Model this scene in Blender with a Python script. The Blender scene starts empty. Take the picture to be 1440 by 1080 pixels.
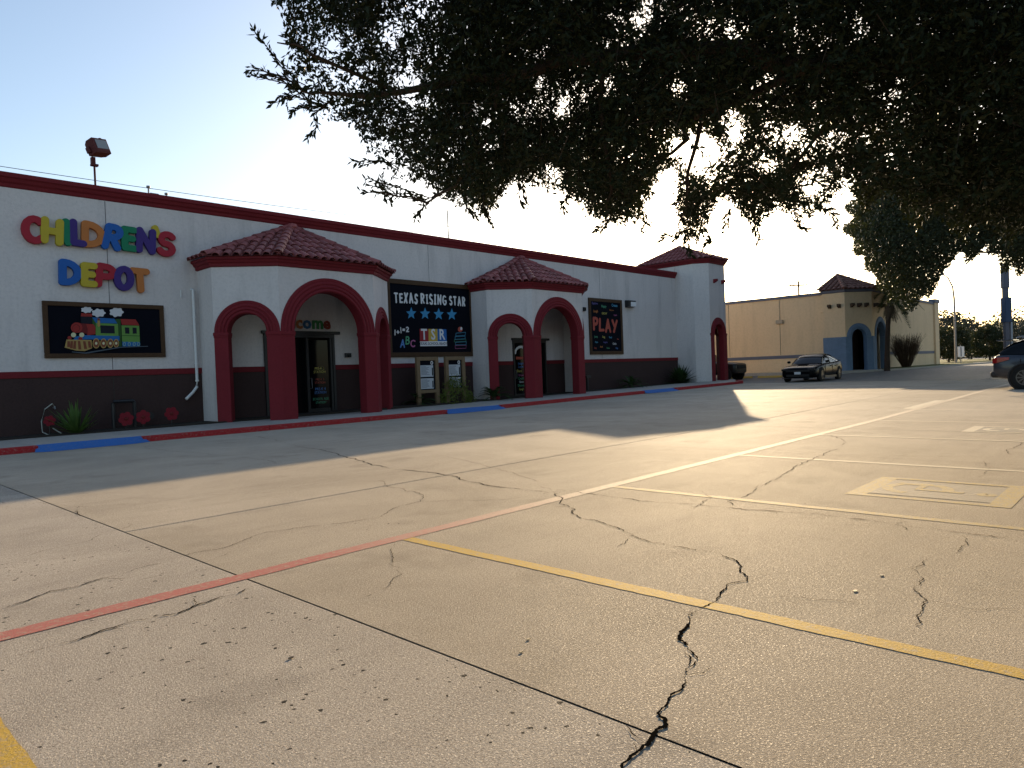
import bpy, bmesh, math, random
import numpy as np
from mathutils import Vector, Matrix
from math import sin, cos, pi, radians as R_

random.seed(7)
rng = np.random.default_rng(11)
S = bpy.context.scene
COL = S.collection

# ------------------------------------------------------------------ camera, sky, sun, exposure
EYE = 1.3
FPX = 979.0
_y, _p, _r = R_(43.54), R_(-0.99), R_(2.196)
_F = np.array([cos(_p)*cos(_y), cos(_p)*sin(_y), sin(_p)])
_A = np.array([sin(_y), -cos(_y), 0.0])
_D = np.cross(_F, _A)
_RT = cos(_r)*_A + sin(_r)*_D
_DN = -sin(_r)*_A + cos(_r)*_D
CAMM = np.stack([_RT, _DN, _F], 1)
cam_d = bpy.data.cameras.new('camera')
cam = bpy.data.objects.new('camera', cam_d)
COL.objects.link(cam)
cam_d.sensor_width = 36.0
cam_d.lens = FPX/1440*36.0
cam_d.clip_start = 0.05
cam_d.clip_end = 3000
cam.matrix_world = Matrix(((_RT[0], -_DN[0], -_F[0], 0), (_RT[1], -_DN[1], -_F[1], 0), (_RT[2], -_DN[2], -_F[2], EYE), (0, 0, 0, 1)))
S.camera = cam

SUN_AZ, SUN_EL = R_(27.4), R_(15.4)      # measured from +X towards +Y
W = bpy.data.worlds.new('World')
S.world = W
W.use_nodes = True
wn = W.node_tree
bg = wn.nodes['Background']
sky = wn.nodes.new('ShaderNodeTexSky')
sky.sky_type = 'NISHITA'
sky.sun_disc = False
sky.sun_elevation = SUN_EL
sky.sun_rotation = pi/2 - SUN_AZ         # Blender measures it clockwise from +Y
sky.altitude = 20
sky.air_density = 1.0
sky.dust_density = 1.3
sky.ozone_density = 1.2
wn.links.new(sky.outputs[0], bg.inputs[0])
bg.inputs[1].default_value = 0.128

sd = bpy.data.lights.new('sun', 'SUN')
sd.energy = 4.6
sd.angle = R_(0.5)
sd.color = (1.0, 0.76, 0.47)
sun = bpy.data.objects.new('sun', sd)
COL.objects.link(sun)
_sv = Vector((cos(SUN_AZ)*cos(SUN_EL), sin(SUN_AZ)*cos(SUN_EL), sin(SUN_EL)))
sun.rotation_euler = _sv.to_track_quat('Z', 'Y').to_euler()
sun.location = _sv*60
S.view_settings.view_transform = 'Standard'
S.view_settings.look = 'None'
S.view_settings.gamma = 1.0
S.view_settings.exposure = 0.80
S.view_settings.use_curve_mapping = False
S.cycles.max_bounces = 8
S.cycles.use_denoising = True

# ------------------------------------------------------------------ helpers
def ray(u, v):
    return CAMM @ np.array([u-720.0, v-540.0, FPX])
def on_ground(u, v, z=0.0):            # a photo pixel as a point of the pavement
    d = ray(u, v); t = (z-EYE)/d[2]
    return d[0]*t, d[1]*t
def on_wall(u, v, y=21.5):             # a photo pixel as a point (x, z) of the facade
    d = ray(u, v); t = y/d[1]
    return d[0]*t, d[2]*t+EYE
def rise(x):                           # the lot climbs gently away from the camera
    if x < 16: return 0.0
    if x < 44: return 0.008*(x-16)
    if x < 48: return 0.224+0.056*(x-44)
    return 0.448

def tag(o, label=None, cat=None, group=None, kind=None):
    if label: o['label'] = label
    if cat: o['category'] = cat
    if group: o['group'] = group
    if kind: o['kind'] = kind
    return o
def thing(name, label, cat, loc=(0, 0, 0), rotz=0, group=None):
    o = bpy.data.objects.new(name, None)
    COL.objects.link(o)
    o.empty_display_size = 0.2
    o.location = loc
    o.rotation_euler = (0, 0, rotz)
    return tag(o, label, cat, group)
ORIGIN = {}
def org(o):
    v = Vector((0, 0, 0))
    while o is not None:
        v += o.location; o = o.parent
    return v

class MB:
    def __init__(s):
        s.v, s.f = [], []
    def add(s, vs, fs):
        n = len(s.v); s.v += [tuple(p) for p in vs]
        s.f += [tuple(i+n for i in f) for f in fs]
        return s
    def box(s, x0, x1, y0, y1, z0, z1, M=None):
        vs = [(x, y, z) for z in (z0, z1) for y in (y0, y1) for x in (x0, x1)]
        if M is not None: vs = [M @ Vector(p) for p in vs]
        return s.add(vs, [(0, 2, 3, 1), (4, 5, 7, 6), (0, 1, 5, 4), (2, 6, 7, 3), (0, 4, 6, 2), (1, 3, 7, 5)])
    def prism(s, poly, z0, z1, zf=None):          # vertical prism over a CCW plan polygon
        n = len(poly)
        a = [(x, y, z0) for x, y in poly]; b = [(x, y, (zf(x, y) if zf else z1)) for x, y in poly]
        return s.add(a+b, [tuple(range(n))[::-1], tuple(range(n, 2*n))]+[(i, (i+1) % n, n+(i+1) % n, n+i) for i in range(n)])
    def xz(s, poly, y0, y1):                      # prism over a facade polygon, front at y0
        n = len(poly)
        a = [(x, y0, z) for x, z in poly]; b = [(x, y1, z) for x, z in poly]
        return s.add(a+b, [tuple(range(n)), tuple(range(n, 2*n))[::-1]]+[(i, n+i, n+(i+1) % n, (i+1) % n) for i in range(n)])
    def tube(s, pts, rad, n=8, cap=True):
        pts = [Vector(p) for p in pts]; rings = []
        for i, p in enumerate(pts):
            d = (pts[min(i+1, len(pts)-1)]-pts[max(i-1, 0)]).normalized()
            up = Vector((0, 0, 1)) if abs(d.z) < .9 else Vector((1, 0, 0))
            a = d.cross(up).normalized(); b = d.cross(a)
            r = rad[i] if isinstance(rad, (list, tuple)) else rad
            rings.append([p+a*r*cos(2*pi*k/n)+b*r*sin(2*pi*k/n) for k in range(n)])
        vs = [q for rg in rings for q in rg]; fs = []
        for i in range(len(pts)-1):
            for k in range(n):
                fs.append((i*n+k, i*n+(k+1) % n, (i+1)*n+(k+1) % n, (i+1)*n+k))
        if cap: fs += [tuple(range(n))[::-1], tuple(range((len(pts)-1)*n, len(pts)*n))]
        return s.add(vs, fs)
    def cyl(s, c, axis, r, h, n=20, r2=None):
        c = Vector(c); ax = Vector(axis).normalized()
        return s.tube([c, c+ax*h], [r, r if r2 is None else r2], n)
    def disc_rings(s, rings, n=28):               # lathe about the Y axis: (radius, y)
        vs = [(r*cos(2*pi*k/n), y, r*sin(2*pi*k/n)) for r, y in rings for k in range(n)]; fs = []
        for i in range(len(rings)-1):
            for k in range(n):
                fs.append((i*n+k, i*n+(k+1) % n, (i+1)*n+(k+1) % n, (i+1)*n+k))
        return s.add(vs, fs)
    def grid(s, rows):                            # rows of points, equal length
        m = len(rows[0]); vs = [p for r in rows for p in r]
        return s.add(vs, [(i*m+j, i*m+j+1, (i+1)*m+j+1, (i+1)*m+j) for i in range(len(rows)-1) for j in range(m-1)])
    def ball(s, c, r, n=10, sq=(1, 1, 1)):
        rows = []
        for i in range(n//2+1):
            t = pi*i/(n//2)
            rows.append([(c[0]+r*sq[0]*sin(t)*cos(2*pi*k/n), c[1]+r*sq[1]*sin(t)*sin(2*pi*k/n), c[2]+r*sq[2]*cos(t)) for k in range(n+1)])
        return s.grid(rows)
    def mesh(s, name, smooth=False, off=None):
        me = bpy.data.meshes.new(name)
        vs = s.v if off is None else [(p[0]-off[0], p[1]-off[1], p[2]-off[2]) for p in s.v]
        me.from_pydata(vs, [], s.f)
        if smooth: me.polygons.foreach_set('use_smooth', [True]*len(me.polygons))
        me.update()
        return me
    def build(s, name, mat, parent=None, smooth=False, bevel=0, fix=True, world=True, sub=0):
        me = s.mesh(name, smooth, org(parent) if (parent is not None and world) else None)
        if fix:
            bm = bmesh.new(); bm.from_mesh(me)
            bmesh.ops.recalc_face_normals(bm, faces=bm.faces)
            bm.to_mesh(me); bm.free()
        me.materials.append(mat)
        o = bpy.data.objects.new(name, me); COL.objects.link(o)
        if parent is not None: o.parent = parent
        if bevel:
            m = o.modifiers.new('bevel', 'BEVEL'); m.width = bevel; m.segments = 2; m.limit_method = 'ANGLE'; m.angle_limit = R_(40)
        if sub:
            m = o.modifiers.new('sub', 'SUBSURF'); m.levels = sub; m.render_levels = sub
        if smooth and not sub:
            try: me.set_sharp_from_angle(angle=R_(38))
            except Exception: pass
        return o

def link_mesh(name, me, parent, loc=(0, 0, 0), M=None):
    o = bpy.data.objects.new(name, me); COL.objects.link(o); o.parent = parent
    if M is not None: o.matrix_local = M
    else: o.location = loc
    return o
def copy_tree(o, parent=None):
    c = o.copy(); COL.objects.link(c)
    if parent is not None: c.parent = parent
    for ch in list(o.children): copy_tree(ch, c)
    return c

# ------------------------------------------------------------------ materials
def node_mat(name):
    m = bpy.data.materials.new(name); m.use_nodes = True
    nt = m.node_tree
    return m, nt, nt.nodes['Principled BSDF']
def N(nt, t, **kw):
    n = nt.nodes.new(t)
    for k, v in kw.items():
        if k.startswith('i_'): n.inputs[k[2:].replace('_', ' ')].default_value = v
        else: setattr(n, k, v)
    return n
def MATH(nt, op, a, b=None, c=None, clamp=False):
    n = nt.nodes.new('ShaderNodeMath'); n.operation = op; n.use_clamp = clamp
    for i, x in enumerate((a, b, c)):
        if x is None: continue
        if isinstance(x, (int, float)): n.inputs[i].default_value = x
        else: nt.links.new(x, n.inputs[i])
    return n.outputs[0]
def MIX(nt, fac, a, b, mode='MIX'):
    n = nt.nodes.new('ShaderNodeMix'); n.data_type = 'RGBA'; n.blend_type = mode
    for sock, x in ((n.inputs[0], fac), (n.inputs[6], a), (n.inputs[7], b)):
        if isinstance(x, (int, float)): sock.default_value = x
        elif isinstance(x, tuple): sock.default_value = (*x[:3], 1)
        else: nt.links.new(x, sock)
    return n.outputs[2]
def RAMP(nt, x, stops):
    n = nt.nodes.new('ShaderNodeMapRange'); n.clamp = True
    n.inputs[1].default_value, n.inputs[2].default_value = stops
    nt.links.new(x, n.inputs[0])
    return n.outputs[0]
def NOISE(nt, vec, scale, detail=4, rough=.55, dim='3D', dist=0):
    n = nt.nodes.new('ShaderNodeTexNoise'); n.noise_dimensions = dim
    n.inputs['Scale'].default_value = scale; n.inputs['Detail'].default_value = detail
    n.inputs['Roughness'].default_value = rough; n.inputs['Distortion'].default_value = dist
    nt.links.new(vec, n.inputs['Vector'])
    return n.outputs[0]
def SCALED(nt, vec, s):
    n = nt.nodes.new('ShaderNodeMapping'); n.inputs['Scale'].default_value = s
    nt.links.new(vec, n.inputs['Vector'])
    return n.outputs[0]
def BUMP(nt, h, strength, dist, prev=None):
    n = nt.nodes.new('ShaderNodeBump'); n.inputs['Strength'].default_value = strength; n.inputs['Distance'].default_value = dist
    nt.links.new(h, n.inputs['Height'])
    if prev is not None: nt.links.new(prev, n.inputs['Normal'])
    return n.outputs[0]
def shade(col, k): return tuple(min(1, c*k) for c in col)
def mat(name, col, rough=.75, var=.12, vs=1.2, bump=.25, bs=60, bd=.004, metal=0, spec=.5, objvar=0, coat=0, coords='Position', stain=0):
    if bump and not coat and spec == .5: spec = .22
    m, nt, b = node_mat(name)
    if coords == 'Position': vec = nt.nodes.new('ShaderNodeNewGeometry').outputs['Position']
    else: vec = nt.nodes.new('ShaderNodeTexCoord').outputs['Object']
    c = MIX(nt, NOISE(nt, vec, vs, 6, .62), shade(col, 1-var), shade(col, 1+var))
    c = MIX(nt, RAMP(nt, NOISE(nt, vec, vs*14, 4, .6), (.45, .75)), c, shade(col, 1-var*1.4))
    if stain:                       # rain streaks and grime with a shape of their own
        st = NOISE(nt, SCALED(nt, vec, (1.6, 1.6, .22)), 1.0, 6, .65)
        c = MIX(nt, MATH(nt, 'MULTIPLY', RAMP(nt, st, (.52, .75)), stain), c, shade(col, .45))
    if objvar:
        oi = nt.nodes.new('ShaderNodeObjectInfo').outputs['Random']
        c = MIX(nt, oi, shade2(nt, c, 1-objvar), shade2(nt, c, 1+objvar))
    nt.links.new(c, b.inputs['Base Color'])
    b.inputs['Roughness'].default_value = rough; b.inputs['Metallic'].default_value = metal
    b.inputs['Specular IOR Level'].default_value = spec
    b.inputs['Coat Weight'].default_value = coat; b.inputs['Coat Roughness'].default_value = .04
    if bump:
        nt.links.new(BUMP(nt, NOISE(nt, vec, bs, 3, .6), bump, bd), b.inputs['Normal'])
    return m
def shade2(nt, c, k):
    return MIX(nt, 1.0, c, (k, k, k), 'MULTIPLY')

def concrete(name, light, dark, pits, grit):
    m, nt, b = node_mat(name)
    vec = nt.nodes.new('ShaderNodeNewGeometry').outputs['Position']
    c = MIX(nt, RAMP(nt, NOISE(nt, vec, .45, 8, .66, dist=.6), (.34, .66)), dark, light)
    oi = nt.nodes.new('ShaderNodeObjectInfo').outputs['Random']
    c = MIX(nt, oi, shade2(nt, c, .90), shade2(nt, c, 1.07))
    drag = NOISE(nt, SCALED(nt, vec, (.25, 2.2, 1)), 1.3, 6, .65)          # tyre drag along the lane
    c = MIX(nt, MATH(nt, 'MULTIPLY', RAMP(nt, drag, (.5, .8)), .35), c, shade(dark, .6))
    sp = NOISE(nt, vec, 75, 4, .8)
    c = MIX(nt, MATH(nt, 'MULTIPLY', RAMP(nt, sp, (.48, .66)), .75), c, shade(dark, .45))
    c = MIX(nt, MATH(nt, 'MULTIPLY', RAMP(nt, NOISE(nt, vec, 110, 3, .75), (.55, .66)), .8), c, shade(light, 1.8))
    oil = RAMP(nt, NOISE(nt, vec, 1.1, 3, .5), (.60, .76))
    c = MIX(nt, MATH(nt, 'MULTIPLY', oil, .45), c, shade(dark, .5))
    vo = nt.nodes.new('ShaderNodeTexVoronoi'); vo.inputs['Scale'].default_value = 23.0; vo.inputs['Randomness'].default_value = 1
    nv = nt.nodes.new('ShaderNodeVectorMath'); nv.operation = 'ADD'
    nz = nt.nodes.new('ShaderNodeTexNoise'); nz.inputs['Scale'].default_value = 40; nt.links.new(vec, nz.inputs['Vector'])
    sc = nt.nodes.new('ShaderNodeVectorMath'); sc.operation = 'SCALE'; sc.inputs['Scale'].default_value = .035
    nt.links.new(nz.outputs['Color'], sc.inputs[0]); nt.links.new(vec, nv.inputs[0]); nt.links.new(sc.outputs[0], nv.inputs[1])
    nt.links.new(nv.outputs[0], vo.inputs['Vector'])
    pm = RAMP(nt, NOISE(nt, vec, .9, 3, .6), (.62-pits*.26, .76-pits*.22))
    size = MATH(nt, 'MULTIPLY', MATH(nt, 'POWER', RAMP(nt, vo.outputs['Color'], (.25, 1.0)), 2.2), MATH(nt, 'MULTIPLY', pm, .44))
    pit = MATH(nt, 'LESS_THAN', vo.outputs['Distance'], size)
    c = MIX(nt, MATH(nt, 'MULTIPLY', pit, .93), c, (.012, .011, .010))
    nt.links.new(c, b.inputs['Base Color'])
    r = MATH(nt, 'ADD', MATH(nt, 'MULTIPLY', NOISE(nt, vec, 60, 3, .7), .5), .58)
    nt.links.new(r, b.inputs['Roughness'])
    gl = RAMP(nt, NOISE(nt, vec, 120, 2, .5), (.60, .66))
    nt.links.new(MATH(nt, 'ADD', MATH(nt, 'MULTIPLY', gl, .60), .055), b.inputs['Specular IOR Level'])
    nt.links.new(MATH(nt, 'SUBTRACT', r, MATH(nt, 'MULTIPLY', gl, .25)), b.inputs['Roughness'])
    n1 = BUMP(nt, NOISE(nt, vec, 120, 3, .75), grit, .0045)
    n2 = BUMP(nt, NOISE(nt, vec, 9, 5, .6), .12, .01, n1)
    n3 = BUMP(nt, pit, -.6, .01, n2)
    nt.links.new(n3, b.inputs['Normal'])
    return m
def paint(name, col, under, wear=.5, red_to=None):
    m, nt, b = node_mat(name)
    vec = nt.nodes.new('ShaderNodeNewGeometry').outputs['Position']
    base = col
    if red_to:                       # faded red fire-lane paint that gives way to cream along the line
        sx = nt.nodes.new('ShaderNodeSeparateXYZ'); nt.links.new(vec, sx.inputs[0])
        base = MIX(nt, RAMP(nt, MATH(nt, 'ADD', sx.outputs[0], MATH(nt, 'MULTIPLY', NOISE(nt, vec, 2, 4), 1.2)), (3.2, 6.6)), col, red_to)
    c = MIX(nt, NOISE(nt, vec, 6, 5, .65), shade2(nt, base, .85) if red_to else shade(col, .85), base)
    wr = RAMP(nt, NOISE(nt, vec, 24, 6, .72), (.72-wear*.35, .8-wear*.2))
    c = MIX(nt, wr, c, under)
    nt.links.new(c, b.inputs['Base Color'])
    fw = RAMP(nt, NOISE(nt, vec, 100, 3, .8), (.50, .64))
    c = MIX(nt, MATH(nt, 'MULTIPLY', fw, wear), c, shade(under, .7))
    nt.links.new(c, b.inputs['Base Color'])
    b.inputs['Specular IOR Level'].default_value = .12
    b.inputs['Roughness'].default_value = .75
    n1 = BUMP(nt, NOISE(nt, vec, 95, 3, .65), .5, .006)
    nt.links.new(n1, b.inputs['Normal'])
    return m
def leaf_mat(name, col, trans=.25):
    m, nt, b = node_mat(name)
    vec = nt.nodes.new('ShaderNodeNewGeometry').outputs['Position']
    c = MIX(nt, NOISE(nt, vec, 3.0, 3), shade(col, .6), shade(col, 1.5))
    nt.links.new(c, b.inputs['Base Color']); b.inputs['Roughness'].default_value = .5
    b.inputs['Specular IOR Level'].default_value = .12
    t = nt.nodes.new('ShaderNodeBsdfTranslucent'); t.inputs[0].default_value = (col[0]*2.4, col[1]*2.2, col[2]*.8, 1)
    mx = nt.nodes.new('ShaderNodeMixShader'); mx.inputs[0].default_value = trans
    nt.links.new(b.outputs[0], mx.inputs[1]); nt.links.new(t.outputs[0], mx.inputs[2])
    nt.links.new(mx.outputs[0], nt.nodes['Material Output'].inputs[0])
    return m

M = {}
M['conc'] = concrete('warm_concrete', (.485, .415, .325), (.36, .305, .235), .25, 1.0)
M['conc_grey'] = concrete('weathered_concrete', (.48, .422, .35), (.345, .30, .247), 1.0, 1.0)
M['walk'] = mat('sidewalk_concrete', (.42, .38, .33), .8, .18, .8, .4, 70, stain=.25, objvar=.06)
M['asphalt'] = mat('old_pavement', (.20, .18, .155), .7, .25, .3, .6, 60, .006)
M['gap'] = mat('joint_filler', (.05, .044, .038), .9, .2)
M['wall_joint'] = mat('stucco_joint', (.17, .155, .15), .9, .1, bump=0, spec=.2)
M['crack'] = mat('crack_black', (.008, .007, .006), 1.0, .2, spec=.0)
M['yellow'] = paint('yellow_paint', (.60, .39, .075), (.40, .34, .27), .55)
M['cream'] = paint('worn_glare_cream_paint', (.66, .58, .44), (.40, .34, .27), .45)  # for the farther yellow markings: glare put into the paint colour
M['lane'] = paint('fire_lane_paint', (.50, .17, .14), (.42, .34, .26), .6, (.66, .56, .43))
M['greypaint'] = paint('worn_grey_paint', (.33, .30, .25), (.40, .33, .25), .7)
M['paleyellow'] = paint('worn_pale_yellow_paint', (.55, .41, .16), (.38, .33, .26), .85)
M['redcurb'] = paint('red_curb_paint', (.42, .02, .025), (.3, .22, .2), .5)
M['bluecurb'] = paint('blue_ramp_paint', (.035, .16, .48), (.2, .22, .26), .5)
M['stucco'] = mat('white_stucco', (.66, .61, .58), .9, .09, .9, .7, 45, .012, stain=.42)
M['brown'] = mat('brown_stucco', (.058, .034, .031), .9, .15, 1.2, .5, 45, .008, stain=.2)
M['red'] = mat('dark_red_paint', (.175, .015, .020), .7, .14, 1.5, .3, 50, .006, stain=.2)
M['redbright'] = mat('red_stucco', (.19, .017, .024), .75, .12, 1.5, .5, 40, .01, stain=.15)
M['tile'] = mat('clay_roof_tile', (.26, .075, .07), .62, .25, 3, .3, 40, .006, objvar=.28)
M['tile2'] = mat('weathered_roof_tile', (.22, .10, .075), .75, .3, 2, .3, 40, .006)
M['floodred'] = mat('faded_lamp_paint', (.10, .022, .02), .7, .3, 6, .2)
M['deck'] = mat('roof_underlay', (.05, .02, .02), .9)
M['black'] = mat('black_metal', (.012, .012, .014), .45, .1, bump=0)
M['dglass'] = mat('dark_glass', (.004, .005, .006), .08, 0, bump=0, spec=.22)
M['chalk'] = mat('chalkboard', (.004, .005, .010), .75, .35, 2.5, .1, spec=.08)
M['wood'] = mat('sign_frame_wood', (.075, .038, .017), .6, .35, 4, .2, 30)
M['wood2'] = mat('weathered_post_wood', (.22, .15, .085), .75, .25, 5, .3, 30)
M['whiteprint'] = mat('white_print', (.78, .78, .78), .6, .03, bump=0)
M['soil'] = mat('dark_soil', (.045, .036, .028), .95, .4, 3, 1.0, 25, .03)
M['pipe'] = mat('white_pvc_pipe', (.70, .70, .68), .45, .06, bump=0)
M['tan'] = mat('tan_stucco', (.72, .54, .335), .9, .08, .5, .5, 45, .008, stain=.25)
M['bluestone'] = mat('blue_stucco', (.15, .22, .32), .85, .3, 1.8, .5, 30, .01)
M['slate'] = mat('grey_blue_trim', (.13, .14, .18), .7, .1)
M['dark'] = mat('dark_interior', (.02, .017, .015), .9, .1, bump=0)
M['bark'] = mat('oak_bark', (.06, .042, .03), .9, .4, 6, 1.0, 14, .04)
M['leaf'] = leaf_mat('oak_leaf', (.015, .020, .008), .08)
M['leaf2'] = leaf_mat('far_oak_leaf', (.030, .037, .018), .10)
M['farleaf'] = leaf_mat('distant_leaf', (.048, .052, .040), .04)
M['blade'] = leaf_mat('agave_blade', (.075, .13, .035), .1)
M['sago'] = leaf_mat('sago_frond', (.030, .055, .018), .1)
M['yleaf'] = leaf_mat('shrub_leaf', (.11, .14, .035), .25)
M['grass'] = mat('dry_grass', (.12, .13, .045), .95, .3, 2, .8, 20, .03)
M['tyre'] = mat('tyre_rubber', (.018, .018, .018), .8, .1, coords='Object')
M['rim'] = mat('dark_alloy', (.10, .10, .11), .3, .05, metal=.8, bump=0)
M['silver'] = mat('bright_alloy', (.45, .45, .46), .3, .05, metal=.9, bump=0)
M['carblack'] = mat('black_car_paint', (.003, .0035, .0045), .22, .05, bump=0, spec=.05)
M['cargrey'] = mat('dark_grey_car_paint', (.030, .036, .048), .35, .05, bump=0, coat=.5, metal=.2)
M['carbrown'] = mat('dark_pickup_paint', (.012, .010, .010), .4, .05, bump=0, coat=.3, spec=.25)
M['lamp'] = mat('headlight_lens', (.45, .46, .48), .1, .05, bump=0)
M['tail'] = mat('tail_light_lens', (.30, .012, .012), .15, .05, bump=0)
M['plate'] = mat('number_plate', (.6, .6, .6), .5, .05, bump=0)
M['galv'] = mat('galvanised_steel', (.22, .22, .22), .55, .1, bump=0, metal=.3)
M['polewood'] = mat('utility_pole_wood', (.09, .06, .04), .9, .3)
def flat(name, col, rough=.6): 
    if name not in M: M[name] = mat(name, col, rough, .06, 3, .05)
    return M[name]

# ------------------------------------------------------------------ ground, lot, markings
def struct(o): return tag(o, kind='structure')
mb = MB()
xs = [-120, -60, -30, 0, 16, 26, 36.9, 37.15, 44, 45, 46, 47, 48, 60, 90, 150, 300, 900]
rows = []
for x in xs:
    z = rise(x)-(.035 if x < 37 else 0)
    rows.append([(x, yy, z) for yy in (-700, -60, -8, 17.6, 60, 700)])
mb.grid(rows)
struct(mb.build('ground', M['asphalt']))

lot = thing('parking_lot', None, None); struct(lot)
def slab(x0, x1, y0, y1, mat_, dz):
    g = .006
    a, b_, c, d = x0+g, x1-g, y0+g, y1-g
    e = MB()
    zs = lambda x: rise(x)+dz
    mids = [a]+[q for q in (16.0,) if a < q < b_]+[b_]
    rim = []
    for x in mids:
        rim.append([(x, c, zs(x)-.05), (x, c, zs(x)-.006), (x, c+.008, zs(x)), (x, d-.008, zs(x)), (x, d, zs(x)-.006), (x, d, zs(x)-.05)])
    e.grid(rim)
    e.add([(a, c, zs(a)-.05), (a, c, zs(a)-.006), (a, d, zs(a)-.006), (a, d, zs(a)-.05)], [(0, 1, 2, 3)])
    e.add([(b_, c, zs(b_)-.05), (b_, c, zs(b_)-.006), (b_, d, zs(b_)-.006), (b_, d, zs(b_)-.05)], [(3, 2, 1, 0)])
    e.build('concrete_slab', mat_, lot)
CX = [-13.5, -9.6, -5.7, -1.8, 2.08, 9.85, 13.75, 17.65, 21.55, 25.45, 29.35, 33.25, 37.0]
for i in range(len(CX)-1):
    cuts = [-10, -3.5, 10.6, 17.36] if CX[i] < 2 else [-10, 6.83, 17.36]
    for j in range(len(cuts)-1):
        slab(CX[i], CX[i+1], cuts[j], cuts[j+1], M['conc_grey'] if CX[i] < 2 else M['conc'], random.uniform(-.0012, .0012))

def strip(name, x0, x1, y0, y1, mat_, parent=None, dz=.003):
    e = MB(); n = max(1, int((x1-x0)/2)); r = []
    for k in range(n+1):
        x = x0+(x1-x0)*k/n
        r.append([(x, y0, rise(x)+dz), (x, y1, rise(x)+dz)])
    e.grid(r)
    return e.build(name, mat_, parent, fix=False)
def ragged(name, p0, p1, w, mat_, dz=.004, seed=0):      # painted stripe with a worn, uneven edge
    rr = random.Random(seed); e = MB(); L = math.hypot(p1[0]-p0[0], p1[1]-p0[1]); n = int(L/.05)
    u = ((p1[0]-p0[0])/L, (p1[1]-p0[1])/L); nn = (-u[1], u[0]); r = []
    a = b_ = 0
    for k in range(n+1):
        a = a*.7+rr.gauss(0, .0025); b_ = b_*.7+rr.gauss(0, .0025)
        x, y = p0[0]+u[0]*L*k/n, p0[1]+u[1]*L*k/n
        r.append([(x+nn[0]*(w/2+a), y+nn[1]*(w/2+a), rise(x)+dz*.7), (x-nn[0]*(w/2+b_), y-nn[1]*(w/2+b_), rise(x)+dz*.7)])
    e.grid(r)
    o = e.build(name, mat_, lot, fix=False)
    return o
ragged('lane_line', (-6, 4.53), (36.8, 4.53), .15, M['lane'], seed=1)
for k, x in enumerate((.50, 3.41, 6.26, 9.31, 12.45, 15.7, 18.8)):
    ragged('stall_line', (x, 4.45), (x, -1.2), .105 if k > 0 else .12, M['yellow'] if k < 2 else M['paleyellow'] if k == 2 else M['cream'], seed=10+k)  # stall lines turn paler with distance, sun glare painted into their colour
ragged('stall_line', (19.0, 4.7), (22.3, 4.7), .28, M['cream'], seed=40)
# wheelchair marking: border strips, grey field and the faded figure
def access_mark(x0, x1, y0, y1, m1, m2):
    o = thing('access_marking', None, None, (x0, y0, rise(x0))); o.parent = lot
    b = .17
    strip('field', x0+b, x1-b, y0+b, y1-b, m2, o, .0028)
    for q in ((x0, x0+.10, y0, y1), (x1-.10, x1, y0, y1), (x0+.10, x1-.10, y0, y0+b), (x0+.10, x1-.10, y1-b, y1)):
        strip('border_stripe', *q, m1, o, .0028)
    cx, cy = (x0+x1)/2, (y0+y1)/2
    def dab(pts, w, dz):
        e = MB(); r = []
        for i, p in enumerate(pts):
            q0, q1 = pts[max(0, i-1)], pts[min(len(pts)-1, i+1)]
            l = math.hypot(q1[0]-q0[0], q1[1]-q0[1]) or 1
            nx, ny = -(q1[1]-q0[1])/l, (q1[0]-q0[0])/l
            r.append([(p[0]+nx*w/2, p[1]+ny*w/2, rise(p[0])+dz), (p[0]-nx*w/2, p[1]-ny*w/2, rise(p[0])+dz)])
        e.grid(r); e.build('wheelchair_symbol', m1, o, fix=False)
    # head towards low y, wheel towards high y
    dab([(cx+.28*cos(t), cy+.18+.26*sin(t)) for t in np.linspace(-.55*pi, .95*pi, 16)], .10, .0042)
    dab([(cx-.05, cy-.22), (cx-.05, cy+.16), (cx+.20, cy+.16), (cx+.26, cy+.40)], .09, .0054)
    dab([(cx-.05+.085*cos(t)*.5, cy-.40+.085*sin(t)*.5) for t in np.linspace(0, 2*pi, 12)], .085, .0042)
access_mark(7.04, 8.26, 1.0, 2.32, M['paleyellow'], M['greypaint'])
access_mark(13.70, 14.85, 1.2, 2.62, M['cream'], M['greypaint'])

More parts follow.
